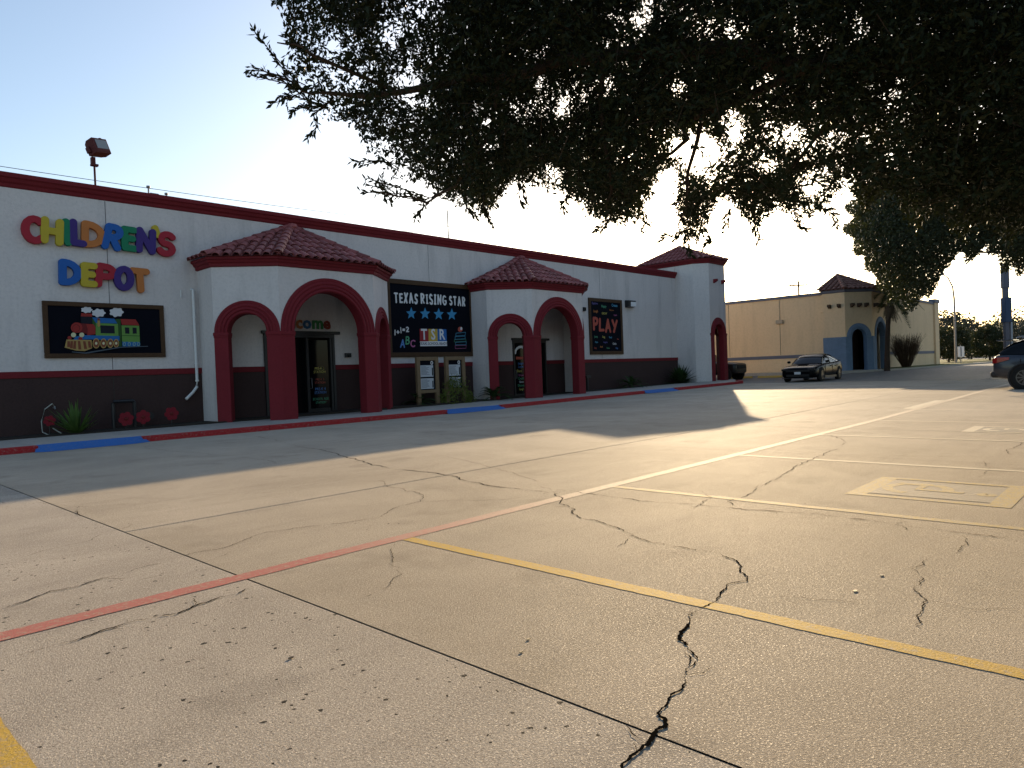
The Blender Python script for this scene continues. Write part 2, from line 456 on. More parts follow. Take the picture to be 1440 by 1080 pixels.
# cracks traced on the pavement, flat near-black strips laid on the slabs
def crack(pix, w, seed, jag=1.0, spur=False):
    rr = random.Random(seed)
    pts = [Vector(q) if spur else Vector(on_ground(*q)) for q in pix]
    for it in range(6):                       # midpoint displacement: jagged at every scale
        out = [pts[0]]
        for a, b_ in zip(pts[:-1], pts[1:]):
            d = b_-a; L = d.length
            if L > .018:
                m_ = (a+b_)/2+Vector((-d.y, d.x))*rr.gauss(0, .085)*jag*(1 if L < .5 else .4)
                out.append(m_)
            out.append(b_)
        pts = out
    if w > .004 and len(pix) > 2 and not spur:
        for q in range(1+len(pix)//2):
            i = rr.randrange(len(pts)-2); d = pts[i+1]-pts[i]; d = d.normalized() if d.length else d
            a0 = rr.choice((-1, 1))*rr.uniform(.5, 1.3); l = rr.uniform(.05, .2)
            e0 = pts[i]+Vector((d.x*cos(a0)-d.y*sin(a0), d.x*sin(a0)+d.y*cos(a0)))*l
            crack([tuple(pts[i]), tuple(e0)], w*.5, seed*31+q, jag, True)
    r = []; wv = 1.0
    for i, p in enumerate(pts):
        q0, q1 = pts[max(0, i-1)], pts[min(len(pts)-1, i+1)]
        d = (q1-q0); l = d.length or 1
        nx, ny = -d.y/l, d.x/l
        wv = max(.12, min(1.7, wv+rr.gauss(0, .28)))
        if rr.random() < .03: wv = 1.9
        w0 = w*min(1, .2+min(i, len(pts)-1-i)*.1)*wv
        sgn = rr.uniform(.3, .7)
        r.append([(p.x+nx*w0*sgn, p.y+ny*w0*sgn, rise(p.x)+.0045), (p.x-nx*w0*(1-sgn), p.y-ny*w0*(1-sgn), rise(p.x)+.0045)])
    e = MB().grid(r); e.build('pavement_crack', M['crack'], lot, fix=False)
CR = [([(835, 1150), (872, 1095), (905, 1050), (935, 1022), (925, 1005), (950, 975), (962, 955), (972, 938), (955, 900), (968, 880), (978, 858)], .024),
      ([(978, 858), (1010, 845), (1015, 832), (1050, 818), (1040, 800), (1015, 780), (960, 770), (900, 758), (885, 750), (860, 740), (805, 722), (790, 700), (795, 690)], .016),
      ([(885, 750), (868, 770)], .012),
      ([(255, 783), (310, 772), (370, 750), (440, 740), (535, 728), (555, 715), (590, 706), (596, 698), (545, 685), (530, 676)], .010),
      ([(590, 706), (700, 704), (800, 690)], .006),
      ([(5, 930), (60, 913), (130, 893), (200, 872), (280, 850), (355, 826)], .026),
      ([(10, 855), (70, 832), (140, 815), (245, 790)], .018),
      ([(555, 765), (550, 795), (552, 815), (520, 838), (490, 850)], .007),
      ([(1300, 785), (1282, 800), (1285, 830), (1300, 850), (1295, 885)], .009),
      ([(1285, 840), (1370, 858), (1430, 858)], .005),
      ([(1350, 752), (1360, 765), (1345, 780)], .008),
      ([(1090, 840), (1180, 845), (1280, 848)], .005),
      ([(760, 685), (800, 690), (900, 705), (960, 708), (1130, 722), (1270, 740), (1440, 758)], .026),
      ([(1160, 610), (1185, 628), (1120, 655), (1095, 672), (1060, 690), (1030, 712)], .014),
      ([(985, 690), (1000, 700), (975, 715)], .010),
      ([(1175, 640), (1290, 642), (1440, 642)], .008),
      ([(1440, 622), (1420, 632), (1425, 640)], .012),
      ([(1385, 648), (1390, 660), (1375, 672)], .008),
      ([(110, 712), (108, 718), (118, 726)], .012),
      ([(50, 706), (100, 713), (200, 709), (300, 696), (385, 692), (500, 672), (620, 655)], .006),
      ([(200, 628), (260, 636), (330, 642), (400, 655), (480, 650)], .010),
      ([(340, 612), (420, 628), (500, 645), (600, 664), (680, 682), (730, 688), (770, 692)], .022),
      ([(545, 600), (620, 612), (700, 612)], .010), ([(620, 640), (700, 660), (760, 678)], .008),
      ([(180, 735), (130, 760), (60, 775), (5, 790)], .006), ([(330, 775), (260, 800), (150, 830)], .005)]
for k, (px, w) in enumerate(CR): crack(px, w*(.30 if w > .025 else .46 if w > .02 else .40), 100+k)
# loose chips and leaves lying on the pavement
def chip(x, y, s, m, seed):
    rr = random.Random(seed); a0 = rr.random()*6
    poly = [(x+s*rr.uniform(.6, 1)*cos(a0+t), y+s*.5*rr.uniform(.6, 1)*sin(a0+t)) for t in np.linspace(0, 2*pi, 7)[:-1]]
    o = MB().prism(poly, rise(x)+.003, rise(x)+.007).build('fallen_leaf', m)
    return o
for k, (u, v, s) in enumerate(((1203, 832, .05), (1240, 810, .045), (743, 900, .03), (733, 918, .03), (409, 926, .04))):
    x, y = on_ground(u, v)
    o = chip(x, y, s*.55, flat('dry_leaf', (.42, .33, .2)) if k != 1 and k != 4 else flat('dry_leaf_dark', (.05, .04, .03)), k)
    # origin at the leaf itself
    c = Vector((x, y, 0)); o.data.transform(Matrix.Translation(-c)); o.location = c
    tag(o, ['pale dry leaf lying between the second yellow line and the long crack at right', 'dark curled leaf on the concrete beyond the pale leaf at right',
            'small tan leaf lying below the middle of the nearest yellow line', 'small tan leaf just below another one left of the wide crack',
            'dark leaf scrap on the pitted grey slab at lower left'][k], 'leaf', 'leaves fallen on the pavement')

# ------------------------------------------------------------------ sidewalk, kerb, ramps
RAMPS = ((3.72, 5.78), (15.15, 17.7), (27.0, 29.7))
side = thing('sidewalk', None, None); struct(side)
edges = [-9.0]
stops = sorted([e for r in RAMPS for e in r]+[37.0])
for s_ in stops:
    n = max(1, round((s_-edges[-1])/1.75)); a = edges[-1]
    edges += [a+(s_-a)*(k+1)/n for k in range(n)]
def walk_slab(x0, x1, y0, y1):
    g = .005
    e = MB()
    e.prism([(x0+g, y0), (x1-g, y0), (x1-g, y1), (x0+g, y1)], -.05, .13, lambda x, y: rise(x)+.13)
    e.build('paving_slab', M['walk'], side, bevel=.006)
for a, b_ in zip(edges[:-1], edges[1:]):
    inr = any(r[0]-.01 <= a and b_ <= r[1]+.01 for r in RAMPS)
    walk_slab(a, b_, 17.545, 20.3)
MB().prism([(-9, 20.31), (36.9, 20.31), (36.9, 21.7), (-9, 21.7)], -.05, .1, lambda x, y: rise(x)+.105).build('planting_bed', M['soil'], side)
for x0 in (8.95, 20.28):
    MB().prism([(x0, 20.31), (x0+6.24, 20.31), (x0+6.24, 21.5), (x0, 21.5)], .0, .1, lambda x, y: rise(x)+.131).build('paving_slab', M['walk'], side)
# apron round the corner tower
MB().prism([(37.02, 17.95), (38.6, 18.6), (40.6, 19.6), (40.9, 26), (37.02, 26)], .0, .3, lambda x, y: rise(min(x, 39))+.13).build('paving_slab', M['walk'], side)
kerb = thing('kerb', None, None); struct(kerb)
def kerb_run(x0, x1):
    n = max(1, round((x1-x0)/3.05))
    for k in range(n):
        a, b_ = x0+(x1-x0)*k/n+.003, x0+(x1-x0)*(k+1)/n-.003
        e = MB()
        e.prism([(a, 17.365), (b_, 17.365), (b_, 17.54), (a, 17.54)], -.04, .13, lambda x, y: rise(x)+.134)
        e.build('kerb_block', M['redcurb'], kerb, bevel=.018)
kerb_run(-9, RAMPS[0][0]); kerb_run(RAMPS[0][1], RAMPS[1][0]); kerb_run(RAMPS[1][1], RAMPS[2][0]); kerb_run(RAMPS[2][1], 36.9)
MB().prism([(36.91, 17.365), (37.8, 17.75), (38.7, 18.4), (38.6, 18.6), (37.7, 17.95), (36.91, 17.54)], .1, .2, lambda x, y: rise(x)+.134).build('kerb_block', M['redcurb'], kerb, bevel=.018)
for x0, x1 in RAMPS:
    z0 = rise((x0+x1)/2)
    f = .45
    e = MB()
    e.add([(x0+f, 17.56, z0+.136), (x1-f*.4, 17.56, z0+.136), (x1-f*.6, 17.06, z0+.006), (x0+f*.2, 17.06, z0+.006), (x0, 17.54, z0+.137), (x0-.1, 17.22, z0+.006), (x1, 17.54, z0+.137), (x1+.1, 17.22, z0+.006)],
          [(0, 1, 2, 3), (4, 0, 3, 5), (1, 6, 7, 2)])
    e.build('kerb_ramp', M['bluecurb'], kerb, fix=False)

# ------------------------------------------------------------------ the daycare building
YW = 21.5
XE = 37.1
bld = thing('daycare_building', 'long white stucco building with dark brown base, red parapet and red arched porticos', 'building', (14, 21.5, 0))
XL, YB = -16.0, 46.0
D1 = (10.93, 13.56, 2.86); D2 = (22.74, 25.0, 2.72)       # door openings x0, x1, head
def wall_piece(x0, x1, z0, z1, m, name, proud=0, th=.25): 
    return MB().box(x0, x1, YW-proud, YW+th, z0, z1).build(name, m, bld)
e = MB()
e.box(XL, XE, YW, YW+.25, 2.9, 6.5)
segs = [(XL, D1[0]), (D1[1], D2[0]), (D2[1], XE)]
for a, b_ in segs: e.box(a, b_, YW, YW+.25, 1.79, 2.9)
e.box(D1[0], D1[1], YW, YW+.25, D1[2], 2.9); e.box(D2[0], D2[1], YW, YW+.25, D2[2], 2.9)
e.build('wall', M['stucco'], bld)
MB().box(XL, XL+.25, YW+.25, YB, 0, 6.5).box(XL, XE, YB, YB+.25, 0, 6.5).box(XE-.25, XE, YW+.25, YB, 0, 6.5).build('rear_wall', M['stucco'], bld)
MB().box(XL, XE, YW+.25, YB, 6.1, 6.3).build('flat_roof', M['deck'], bld)
for a, b_ in ((XL, 8.9), (9.1, D1[0]), (D1[1], 15.04), (15.24, 20.23), (20.43, D2[0]), (D2[1], 26.37), (26.57, XE)):
    MB().box(a, b_, YW-.012, YW+.25, 0, 1.62).build('wainscot', M['brown'], bld)
    MB().box(a, b_, YW-.035, YW+.25, 1.62, 1.79).build('band', M['red'], bld, bevel=.006)
# parapet moulding
def sweep(prof, path, closed=False):
    """profile (out, z) swept along a plan path; 'out' to the right-hand side of travel"""
    n = len(path); rows = []
    for i, p in enumerate(path):
        d = []
        for a, b_ in ((i-1, i), (i, i+1)):
            if closed or (0 <= a and b_ < n):
                A, B = Vector(path[a % n]), Vector(path[b_ % n]); q = (B-A).normalized(); d.append(Vector((q.y, -q.x)))
        m = sum(d, Vector((0, 0)))/len(d); m = m/max(.3, m.length_squared)
        rows.append([(p[0]+m.x*o, p[1]+m.y*o, z) for o, z in prof])
    if closed: rows.append(rows[0])
    return MB().grid(rows)
sweep([(-.25, 6.5), (.002, 6.5), (.03, 6.53), (.045, 6.60), (.09, 6.64), (.12, 6.72), (.16, 6.75), (.16, 6.86), (-.28, 6.88), (-.28, 6.5)],
      [(XL, YB), (XL, YW), (XE, YW)]).build('parapet_moulding', M['red'], bld)
for x in (-8.0, 6.45, 18.05, 29.5):
    MB().box(x-.009, x+.009, YW-.003, YW+.01, 1.8, 6.49).build('control_joint', M['wall_joint'], bld)
    if x < 18: MB().box(x-.009, x+.009, YW-.015, YW+.01, .1, 1.61).build('control_joint', M['gap'], bld)

# clay tiles: one mesh, shared by every tile
def tile_mesh(r0=.125, r1=.105, L=.52, n=6, name='roof_tile'):
    e = MB(); rows = []
    for y, r in ((0, r0), (L, r1)):
        rows.append([(r*cos(t), y, r*sin(t)*.85) for t in np.linspace(0, pi, n+1)])
    inner = [(p[0]*.86, p[1], p[2]*.84) for p in rows[0]]
    e.grid(rows); e.grid([inner, rows[0]])
    me = e.mesh(name, True); me.materials.append(M['tile']); return me
TILE = tile_mesh(); RIDGE = tile_mesh(.15, .135, .50, 7, 'ridge_tile')
def slope_frame(a, b_, c):
    A, B, C = Vector(a), Vector(b_), Vector(c)
    u = (B-A).normalized(); n = u.cross(C-A).normalized()
    if n.z < 0: n = -n
    s = n.cross(u)
    if s.dot(C-A) < 0: s = -s
    return A, B, C, u, s, n
def tile_face(a, b_, c, parent, join=None, pitch=.285, row=.45, me=TILE, lift=.0):
    A, B, C, u, s, n = slope_frame(a, b_, c)
    L = (B-A).length; hgt = (C-A).dot(s); cx = (C-A).dot(u)
    k = int(L/pitch); off = (L-k*pitch)/2
    for i in range(k+1):
        x = off+i*pitch
        top = hgt*min(x/cx if cx > 0 else 9, (L-x)/(L-cx) if L > cx else 9)
        j = 0
        while j*row < top-.12:
            y = j*row-.04
            tilt = Matrix.Rotation(R_(random.uniform(-1.2, 1.2)), 3, 'Z') @ Matrix.Rotation(R_(2.2), 3, 'X').inverted()
            R3 = Matrix((u, s, n)).transposed() @ tilt
            if (u.cross(s)).dot(n) < 0: R3 = Matrix((-u, s, n)).transposed() @ tilt
            P = A+u*x+s*y+n*(.012+random.uniform(0, .012))
            T = Matrix.Translation(P) @ R3.to_4x4()
            if y+.5 > top+.15: T = T @ Matrix.Diagonal((1, max(.35, (top+.12-y)/.52), 1, 1))
            if join is None:
                o = link_mesh('roof_tile', me, parent, M=Matrix.Translation(-org(parent)) @ T)
            else:
                nn = len(join.v); join.v += [tuple(T @ v.co) for v in me.vertices]; join.f += [tuple(q+nn for q in p.vertices) for p in me.polygons]
            j += 1
def ridge_line(a, b_, parent, join=None):
    A, B = Vector(a), Vector(b_); d = B-A; L = d.length; d.normalize()
    x = d.cross(Vector((0, 0, 1))).normalized(); z = x.cross(d)
    n = max(1, round(L/.42))
    for k in range(n):
        T = Matrix.Translation(A+d*(L*k/n)+z*(.04+random.uniform(0, .01))) @ Matrix((x, d, z)).transposed().to_4x4() @ Matrix.Rotation(R_(-2.5), 4, 'X')
        if join is None: link_mesh('ridge_tile', RIDGE, parent, M=Matrix.Translation(-org(parent)) @ T)
        else:
            nn = len(join.v); join.v += [tuple(T @ v.co) for v in RIDGE.vertices]; join.f += [tuple(q+nn for q in p.vertices) for p in RIDGE.polygons]

def face_pt(A, u, n, s, z, d): return (A[0]+u[0]*s+n[0]*d, A[1]+u[1]*s+n[1]*d, z)
def spandrel(e, A, B, spring, top, Ro, th=.35):
    u = Vector((B[0]-A[0], B[1]-A[1])); w = u.length; u.normalize(); n = Vector((u.y, -u.x))
    ths = sorted(set(list(np.linspace(0, pi, 33))+[math.atan2(top-spring, w/2), pi-math.atan2(top-spring, w/2)]))
    for d in (0, -th):
        r = []
        for t in ths:
            c, s_ = cos(t), sin(t)
            k = min((w/2)/abs(c) if abs(c) > 1e-6 else 1e9, (top-spring)/s_ if s_ > 1e-6 else 1e9)
            r.append([face_pt(A, u, n, w/2+Ro*c, spring+Ro*s_, d), face_pt(A, u, n, w/2+max(k, Ro)*c, spring+max(k, Ro)*s_, d)])
        e.grid(r)
    return u, n, w
def arch_ring(A, B, spring, Ri, Ro, th=.37, nst=4, seg=36):
    u = Vector((B[0]-A[0], B[1]-A[1])); w = u.length; u.normalize(); n = Vector((u.y, -u.x))
    st = (Ro-Ri)/nst; prof = [(Ri, -th), (Ri, .03)]
    for k in range(nst):
        a = Ri+k*st; h = .066-.010*k
        prof += [(a+st*.10, .02), (a+st*.22, h*.8), (a+st*.5, h), (a+st*.80, h*.8), (a+st*.97, .02)]
    prof += [(Ro, -.01), (Ro, -th), (Ri, -th)]
    rows = []
    for t in np.linspace(0, pi, seg+1):
        rows.append([face_pt(A, u, n, w/2+r*cos(t), spring+r*sin(t), d) for r, d in prof])
    return MB().grid(rows)
def corner_poly(P, ua, ub, la, lb, th, proud):
    """pillar round a corner P between a face arriving along ua and one leaving along ub"""
    P = Vector(P); na = Vector((ua.y, -ua.x)) if ua is not None else None; nb = Vector((ub.y, -ub.x)) if ub is not None else None
    if ua is None:
        return [P+nb*proud, P+ub*lb+nb*proud, P+ub*lb-nb*th, P-nb*th]
    if ub is None:
        return [P-ua*la+na*proud, P+na*proud, P-na*th, P-ua*la-na*th]
    m = (na+nb); m = m/m.length_squared*2
    return [P-ua*la+na*proud, P+m*proud, P+ub*lb+nb*proud, P+ub*lb-nb*th, P-m*th, P-ua*la-na*th]
def pillar(parent, poly, z0, z1, cap=.09):
    def cc(poly, k):
        c = sum(poly, Vector((0, 0)))/len(poly); return [tuple(c+(q-c)*(1+k/max(.2, (q-c).length))) for q in poly]
    def ccw(p):
        a = sum(p[i][0]*p[(i+1) % len(p)][1]-p[(i+1) % len(p)][0]*p[i][1] for i in range(len(p)))
        return p if a > 0 else p[::-1]
    e = MB()
    e.prism(ccw(cc(poly, 0)), z0, z1-cap); e.prism(ccw(cc(poly, .03)), z1-cap, z1+.012)
    e.prism(ccw(cc(poly, .015)), z1-cap-.05, z1-cap-.001)
    return e.build('pillar', M['redbright'], parent, bevel=.012)

def portico(x0):
    p = MB()
    X0, X1, X2, X3 = x0, x0+1.47, x0+4.87, x0+6.34
    pl = [(X0, 20.5), (X1, 19.3), (X2, 19.3), (X3, 20.5)]
    spring, top = 2.78, 4.74
    p.box(X0, X0+.2, 20.5, YW, 0, top); p.box(X3-.2, X3, 20.5, YW, 0, top)
    us = []
    for (a, b_), Ro in zip(zip(pl[:-1], pl[1:]), (.95, 1.7, .95)):
        w = math.hypot(b_[0]-a[0], b_[1]-a[1])
        u, n, w = spandrel(p, a, b_, spring, top, min(Ro, w/2-.004)); us.append(u)
    # ceiling
    p.add([(X0, YW, top-.9)]+[(x, y, top-.03) for x, y in pl]+[(X3, YW, top-.03)], [])
    n0 = len(p.v); p.add([(X0+.02, YW, top-.04), (X0+.02, 20.5, top-.04), (X1, 19.32, top-.04), (X2, 19.32, top-.04), (X3-.02, 20.5, top-.04), (X3-.02, YW, top-.04)], [(0, 1, 2, 3, 4, 5)])
    port = p.build('portico', M['stucco'], bld)
    for (a, b_), Ri, Ro in zip(zip(pl[:-1], pl[1:]), (.55, 1.25, .55), (.95, 1.7, .95)):
        w = math.hypot(b_[0]-a[0], b_[1]-a[1])
        arch_ring(a, b_, spring, Ri, min(Ro, w/2-.004)).build('arch', M['redbright'], port, smooth=True)
    lw = [.40, .45, .40]
    z0 = rise(x0+3)+.12
    pillar(port, corner_poly(pl[0], None, us[0], 0, .40, .36, .03), z0, spring)
    pillar(port, corner_poly(pl[1], us[0], us[1], .40, .45, .36, .03), z0, spring)
    pillar(port, corner_poly(pl[2], us[1], us[2], .45, .40, .36, .03), z0, spring)
    pillar(port, corner_poly(pl[3], us[2], None, .40, 0, .36, .03), z0, spring)
    path = [(X0, YW)]+pl+[(X3, YW)]
    sweep([(-.05, top-.02), (.004, top-.02), (.05, top), (.06, top+.08), (.10, top+.11), (.13, top+.17), (.18, top+.20), (.18, top+.27), (-.3, top+.27)], path).build('cornice', M['red'], port)
    zt = top+.27
    ev = []
    o = .24
    EV = [(X0-o, YW-.01, zt), (X0-o, 20.5-o*.5, zt), (X1-o*.45, 19.3-o, zt), (X2+o*.45, 19.3-o, zt), (X3+o, 20.5-o*.5, zt), (X3+o, YW-.01, zt)]
    AP = ((X0+X3)/2, YW-.01, 6.42)
    d = MB()
    for a, b_ in zip(EV[:-1], EV[1:]): d.add([a, b_, AP], [(0, 1, 2)])
    d.build('roof_deck', M['tile'], port)
    for a, b_ in zip(EV[:-1], EV[1:]): tile_face(a, b_, AP, port)
    for q in EV[1:-1]: ridge_line(q, AP, port)
    MB().ball((AP[0], AP[1]-.12, AP[2]+.02), .2, 8, (1, 1, .7)).build('ridge_cap', M['tile'], port, smooth=True)
    return port
port1 = portico(8.9)
port2 = portico(20.23)

# corner tower
tw = MB()
TX0, TX1, TY0, TY1, cx_, cy_ = 37.1, 40.2, 19.6, 24.4, .56, .7
oct_ = [(TX0, TY0+cy_), (TX0+cx_, TY0), (TX1-cx_, TY0), (TX1, TY0+cy_), (TX1, TY1-cy_), (TX1-cx_, TY1), (TX0+cx_, TY1), (TX0, TY1-cy_)]
ttop, tsp = 7.24, 3.12
fw = TX1-TX0-2*cx_
zt0 = .2
def solid_face(e, a, b_, z0, z1, th=.22):
    u = Vector((b_[0]-a[0], b_[1]-a[1])).normalized(); n = Vector((u.y, -u.x))
    A, B = Vector(a), Vector(b_)
    e.prism([tuple(A), tuple(A-n*th), tuple(B-n*th), tuple(B)][::-1], z0, z1)
solid_face(tw, (TX0, YW+.01), oct_[0], zt0, ttop)
solid_face(tw, oct_[0], oct_[1], zt0, ttop)
spandrel(tw, oct_[1], oct_[2], tsp, ttop, .96, .25)
solid_face(tw, oct_[2], oct_[3], tsp, ttop)
sf = [oct_[3], (TX1, TY0+cy_+1.95)]
spandrel(tw, sf[0], sf[1], tsp, ttop, .96, .25)
solid_face(tw, sf[1], oct_[4], zt0, ttop)
solid_face(tw, oct_[4], oct_[5], zt0, ttop); solid_face(tw, oct_[5], oct_[6], zt0, ttop)
solid_face(tw, oct_[6], oct_[7], zt0, ttop); solid_face(tw, oct_[7], (TX0, YW+.03), 6.2, ttop)
tw.add([(x, y, ttop-.03) for x, y in oct_], [tuple(range(8))])
tower = tw.build('corner_tower', M['stucco'], bld)
for a, b_ in ((oct_[1], oct_[2]), (sf[0], sf[1])):
    arch_ring(a, b_, tsp, .55, .955, .3).build('arch', M['redbright'], tower, smooth=True)
uA = Vector((1, 0)); uB = Vector((cx_, cy_)).normalized(); uC = Vector((0, 1))
pillar(tower, corner_poly(oct_[1], None, uA, 0, .42, .28, .03), .26, tsp)
pillar(tower, corner_poly(oct_[2], uA, uB, .42, .88, .28, .03), .26, tsp)
pillar(tower, corner_poly(sf[1], uC, None, .42, 0, .28, .03), .26, tsp)
sweep([(-.05, ttop-.02), (.004, ttop-.02), (.05, ttop), (.06, ttop+.07), (.11, ttop+.1), (.13, ttop+.15), (.18, ttop+.18), (.18, ttop+.25), (-.3, ttop+.25)], oct_, True).build('cornice', M['red'], tower)
tc = Vector(((TX0+TX1)/2, (TY0+TY1)/2)); AP = (tc.x, tc.y, 8.55)
EV = []
for x, y in oct_:
    q = Vector((x, y))-tc; q = tc+q*(1+.24/q.length); EV.append((q.x, q.y, ttop+.25))
d = MB()
jt = MB()
for i in range(8):
    a, b_ = EV[i], EV[(i+1) % 8]; d.add([a, b_, AP], [(0, 1, 2)])
    tile_face(a, b_, AP, tower, join=jt, pitch=.30)
    ridge_line(a, AP, tower, join=jt)
d.build('roof_deck', M['tile'], tower)
tag(jt.build('roof_tiles', M['tile'], tower, fix=False), kind='stuff')
def corbel(parent, P, n, s=1.0, m=None):
    """stub beam end poking out of a wall, chamfered below"""
    n = Vector((n[0], n[1])).normalized(); t = Vector((-n.y, n.x)); P = Vector(P)
    e = MB(); a = .075*s; L = .24*s
    def q(x, d, z): return (P.x+t.x*x+n.x*d, P.y+t.y*x+n.y*d, P.z+z)
    e.add([q(-a, 0, -.13*s), q(a, 0, -.13*s), q(a, L, -.02*s), q(-a, L, -.02*s), q(-a, 0, .1*s), q(a, 0, .1*s), q(a, L, .1*s), q(-a, L, .1*s)],
          [(0, 1, 2, 3), (4, 5, 6, 7), (0, 1, 5, 4), (2, 3, 7, 6), (0, 3, 7, 4), (1, 2, 6, 5)])
    e.build('beam_end', m or M['redbright'], parent)
corbel(tower, (38.25, 19.6, 6.22), (0, -1)); corbel(tower, (39.25, 19.6, 6.22), (0, -1))
MB().box(35.6, 36.3, 22.6, 23.2, 6.3, 7.15).build('roof_vent', M['slate'], bld)

# doors inside the porticos
def pane_text(txt, x, z, h, m, parent, y, sx=1.0):
    return text_mesh('lettering', txt, x, z, h, m, parent, y, sx=sx)

# ------------------------------------------------------------------ lettering
def contour_mesh(name, segs, radius, y, depth, m, parent, cell=None, bevel=0):
    """outline of thick strokes (facade x, z) turned into one solid flat plate, front at y"""
    cell = cell or radius/2.2
    P = np.array([[a[0], a[1], b_[0], b_[1], ra] for a, b_, ra in segs])
    pad = radius*2+3*cell
    x0, z0 = min(P[:, 0].min(), P[:, 2].min())-pad, min(P[:, 1].min(), P[:, 3].min())-pad
    x1, z1 = max(P[:, 0].max(), P[:, 2].max())+pad, max(P[:, 1].max(), P[:, 3].max())+pad
    gx = np.arange(x0, x1+cell, cell); gz = np.arange(z0, z1+cell, cell)
    XX, ZZ = np.meshgrid(gx, gz, indexing='ij'); D = np.full(XX.shape, 1e9)
    for ax, az, bx, bz, ra in P:
        dx, dz = bx-ax, bz-az; L2 = dx*dx+dz*dz+1e-12
        t = np.clip(((XX-ax)*dx+(ZZ-az)*dz)/L2, 0, 1)
        D = np.minimum(D, np.hypot(XX-ax-t*dx, ZZ-az-t*dz)-ra)
    nx, nz = D.shape; nxt = {}
    def ept(i, j, k, l):
        a, b_ = D[i, j], D[k, l]; t = a/(a-b_)
        return (gx[i]+(gx[k]-gx[i])*t, gz[j]+(gz[l]-gz[j])*t)
    ins = D < 0
    c4 = ins[:-1, :-1].astype(int)+ins[1:, :-1]+ins[1:, 1:]+ins[:-1, 1:]
    pts = {}
    for i, j in zip(*np.nonzero((c4 > 0) & (c4 < 4))):
        cs = [(i, j), (i+1, j), (i+1, j+1), (i, j+1)]; v = [ins[c] for c in cs]
        st, en = [], []
        for q in range(4):
            a, b_ = cs[q], cs[(q+1) % 4]
            if v[q] != v[(q+1) % 4]:
                key = (min(a, b_), max(a, b_)); pts[key] = ept(*key[0], *key[1])
                (st if v[q] else en).append((q, key))
        if len(st) == 1: nxt[st[0][1]] = en[0][1]
        else:
            for q, k in st:
                nxt[k] = min(en, key=lambda e_: (e_[0]-q) % 4)[1] if D[i, j]+D[i+1, j]+D[i+1, j+1]+D[i, j+1] < 0 else max(en, key=lambda e_: (e_[0]-q) % 4)[1]
    cu = bpy.data.curves.new(name, 'CURVE'); cu.dimensions = '2D'; cu.fill_mode = 'BOTH'
    cu.extrude = depth/2; cu.bevel_depth = bevel; cu.bevel_resolution = 1
    seen = set()
    for k in list(nxt):
        if k in seen: continue
        loop = []
        while k not in seen and k in nxt:
            seen.add(k); loop.append(pts[k]); k = nxt[k]
        if len(loop) < 4: continue
        sp = cu.splines.new('POLY'); sp.points.add(len(loop)-1); sp.use_cyclic_u = True
        for p_, q in zip(sp.points, loop): p_.co = (q[0], q[1], 0, 1)
    return curve_to_plate(cu, name, y, depth+2*bevel, m, parent)
def curve_to_plate(cu, name, y, depth, m, parent):
    tmp = bpy.data.objects.new('tmp', cu); COL.objects.link(tmp)
    dg = bpy.context.evaluated_depsgraph_get(); dg.update()
    me = bpy.data.meshes.new_from_object(tmp.evaluated_get(dg), depsgraph=dg)
    bpy.data.objects.remove(tmp); bpy.data.curves.remove(cu)
    me.name = name
    n = len(me.vertices); co = np.empty(n*3, np.float32); me.vertices.foreach_get('co', co); co = co.reshape(-1, 3)
    o_ = org(parent)
    out = np.stack([co[:, 0]-o_.x, y+depth/2-co[:, 2]-o_.y, co[:, 1]-o_.z], 1)
    me.vertices.foreach_set('co', out.astype(np.float32).ravel()); me.update()
    me.materials.clear(); me.materials.append(m)
    o = bpy.data.objects.new(name, me); COL.objects.link(o); o.parent = parent
    return o
def text_mesh(name, txt, x, z, h, m, parent, y, sx=1.0, bold=0.0, align='CENTER', depth=.002):
    cu = bpy.data.curves.new(name, 'FONT'); cu.body = txt; cu.size = h*1.38; cu.offset = bold*h; cu.align_x = align
    cu.extrude = depth/2; cu.resolution_u = 2
    tmp = bpy.data.objects.new('tmp', cu); COL.objects.link(tmp)
    dg = bpy.context.evaluated_depsgraph_get(); dg.update()
    me = bpy.data.meshes.new_from_object(tmp.evaluated_get(dg), depsgraph=dg)
    bpy.data.objects.remove(tmp); bpy.data.curves.remove(cu)
    n = len(me.vertices); co = np.empty(n*3, np.float32); me.vertices.foreach_get('co', co); co = co.reshape(-1, 3)
    o_ = org(parent)
    out = np.stack([co[:, 0]*sx+x-o_.x, y+depth/2-co[:, 2]-o_.y, co[:, 1]+z-o_.z], 1)
    me.vertices.foreach_set('co', out.astype(np.float32).ravel()); me.update()
    me.materials.clear(); me.materials.append(m)
    o = bpy.data.objects.new(name, me); COL.objects.link(o); o.parent = parent
    return o
def arc(cx, cz, rx, rz, a0, a1, n=9):
    return [(cx+rx*cos(R_(a)), cz+rz*sin(R_(a))) for a in np.linspace(a0, a1, n)]
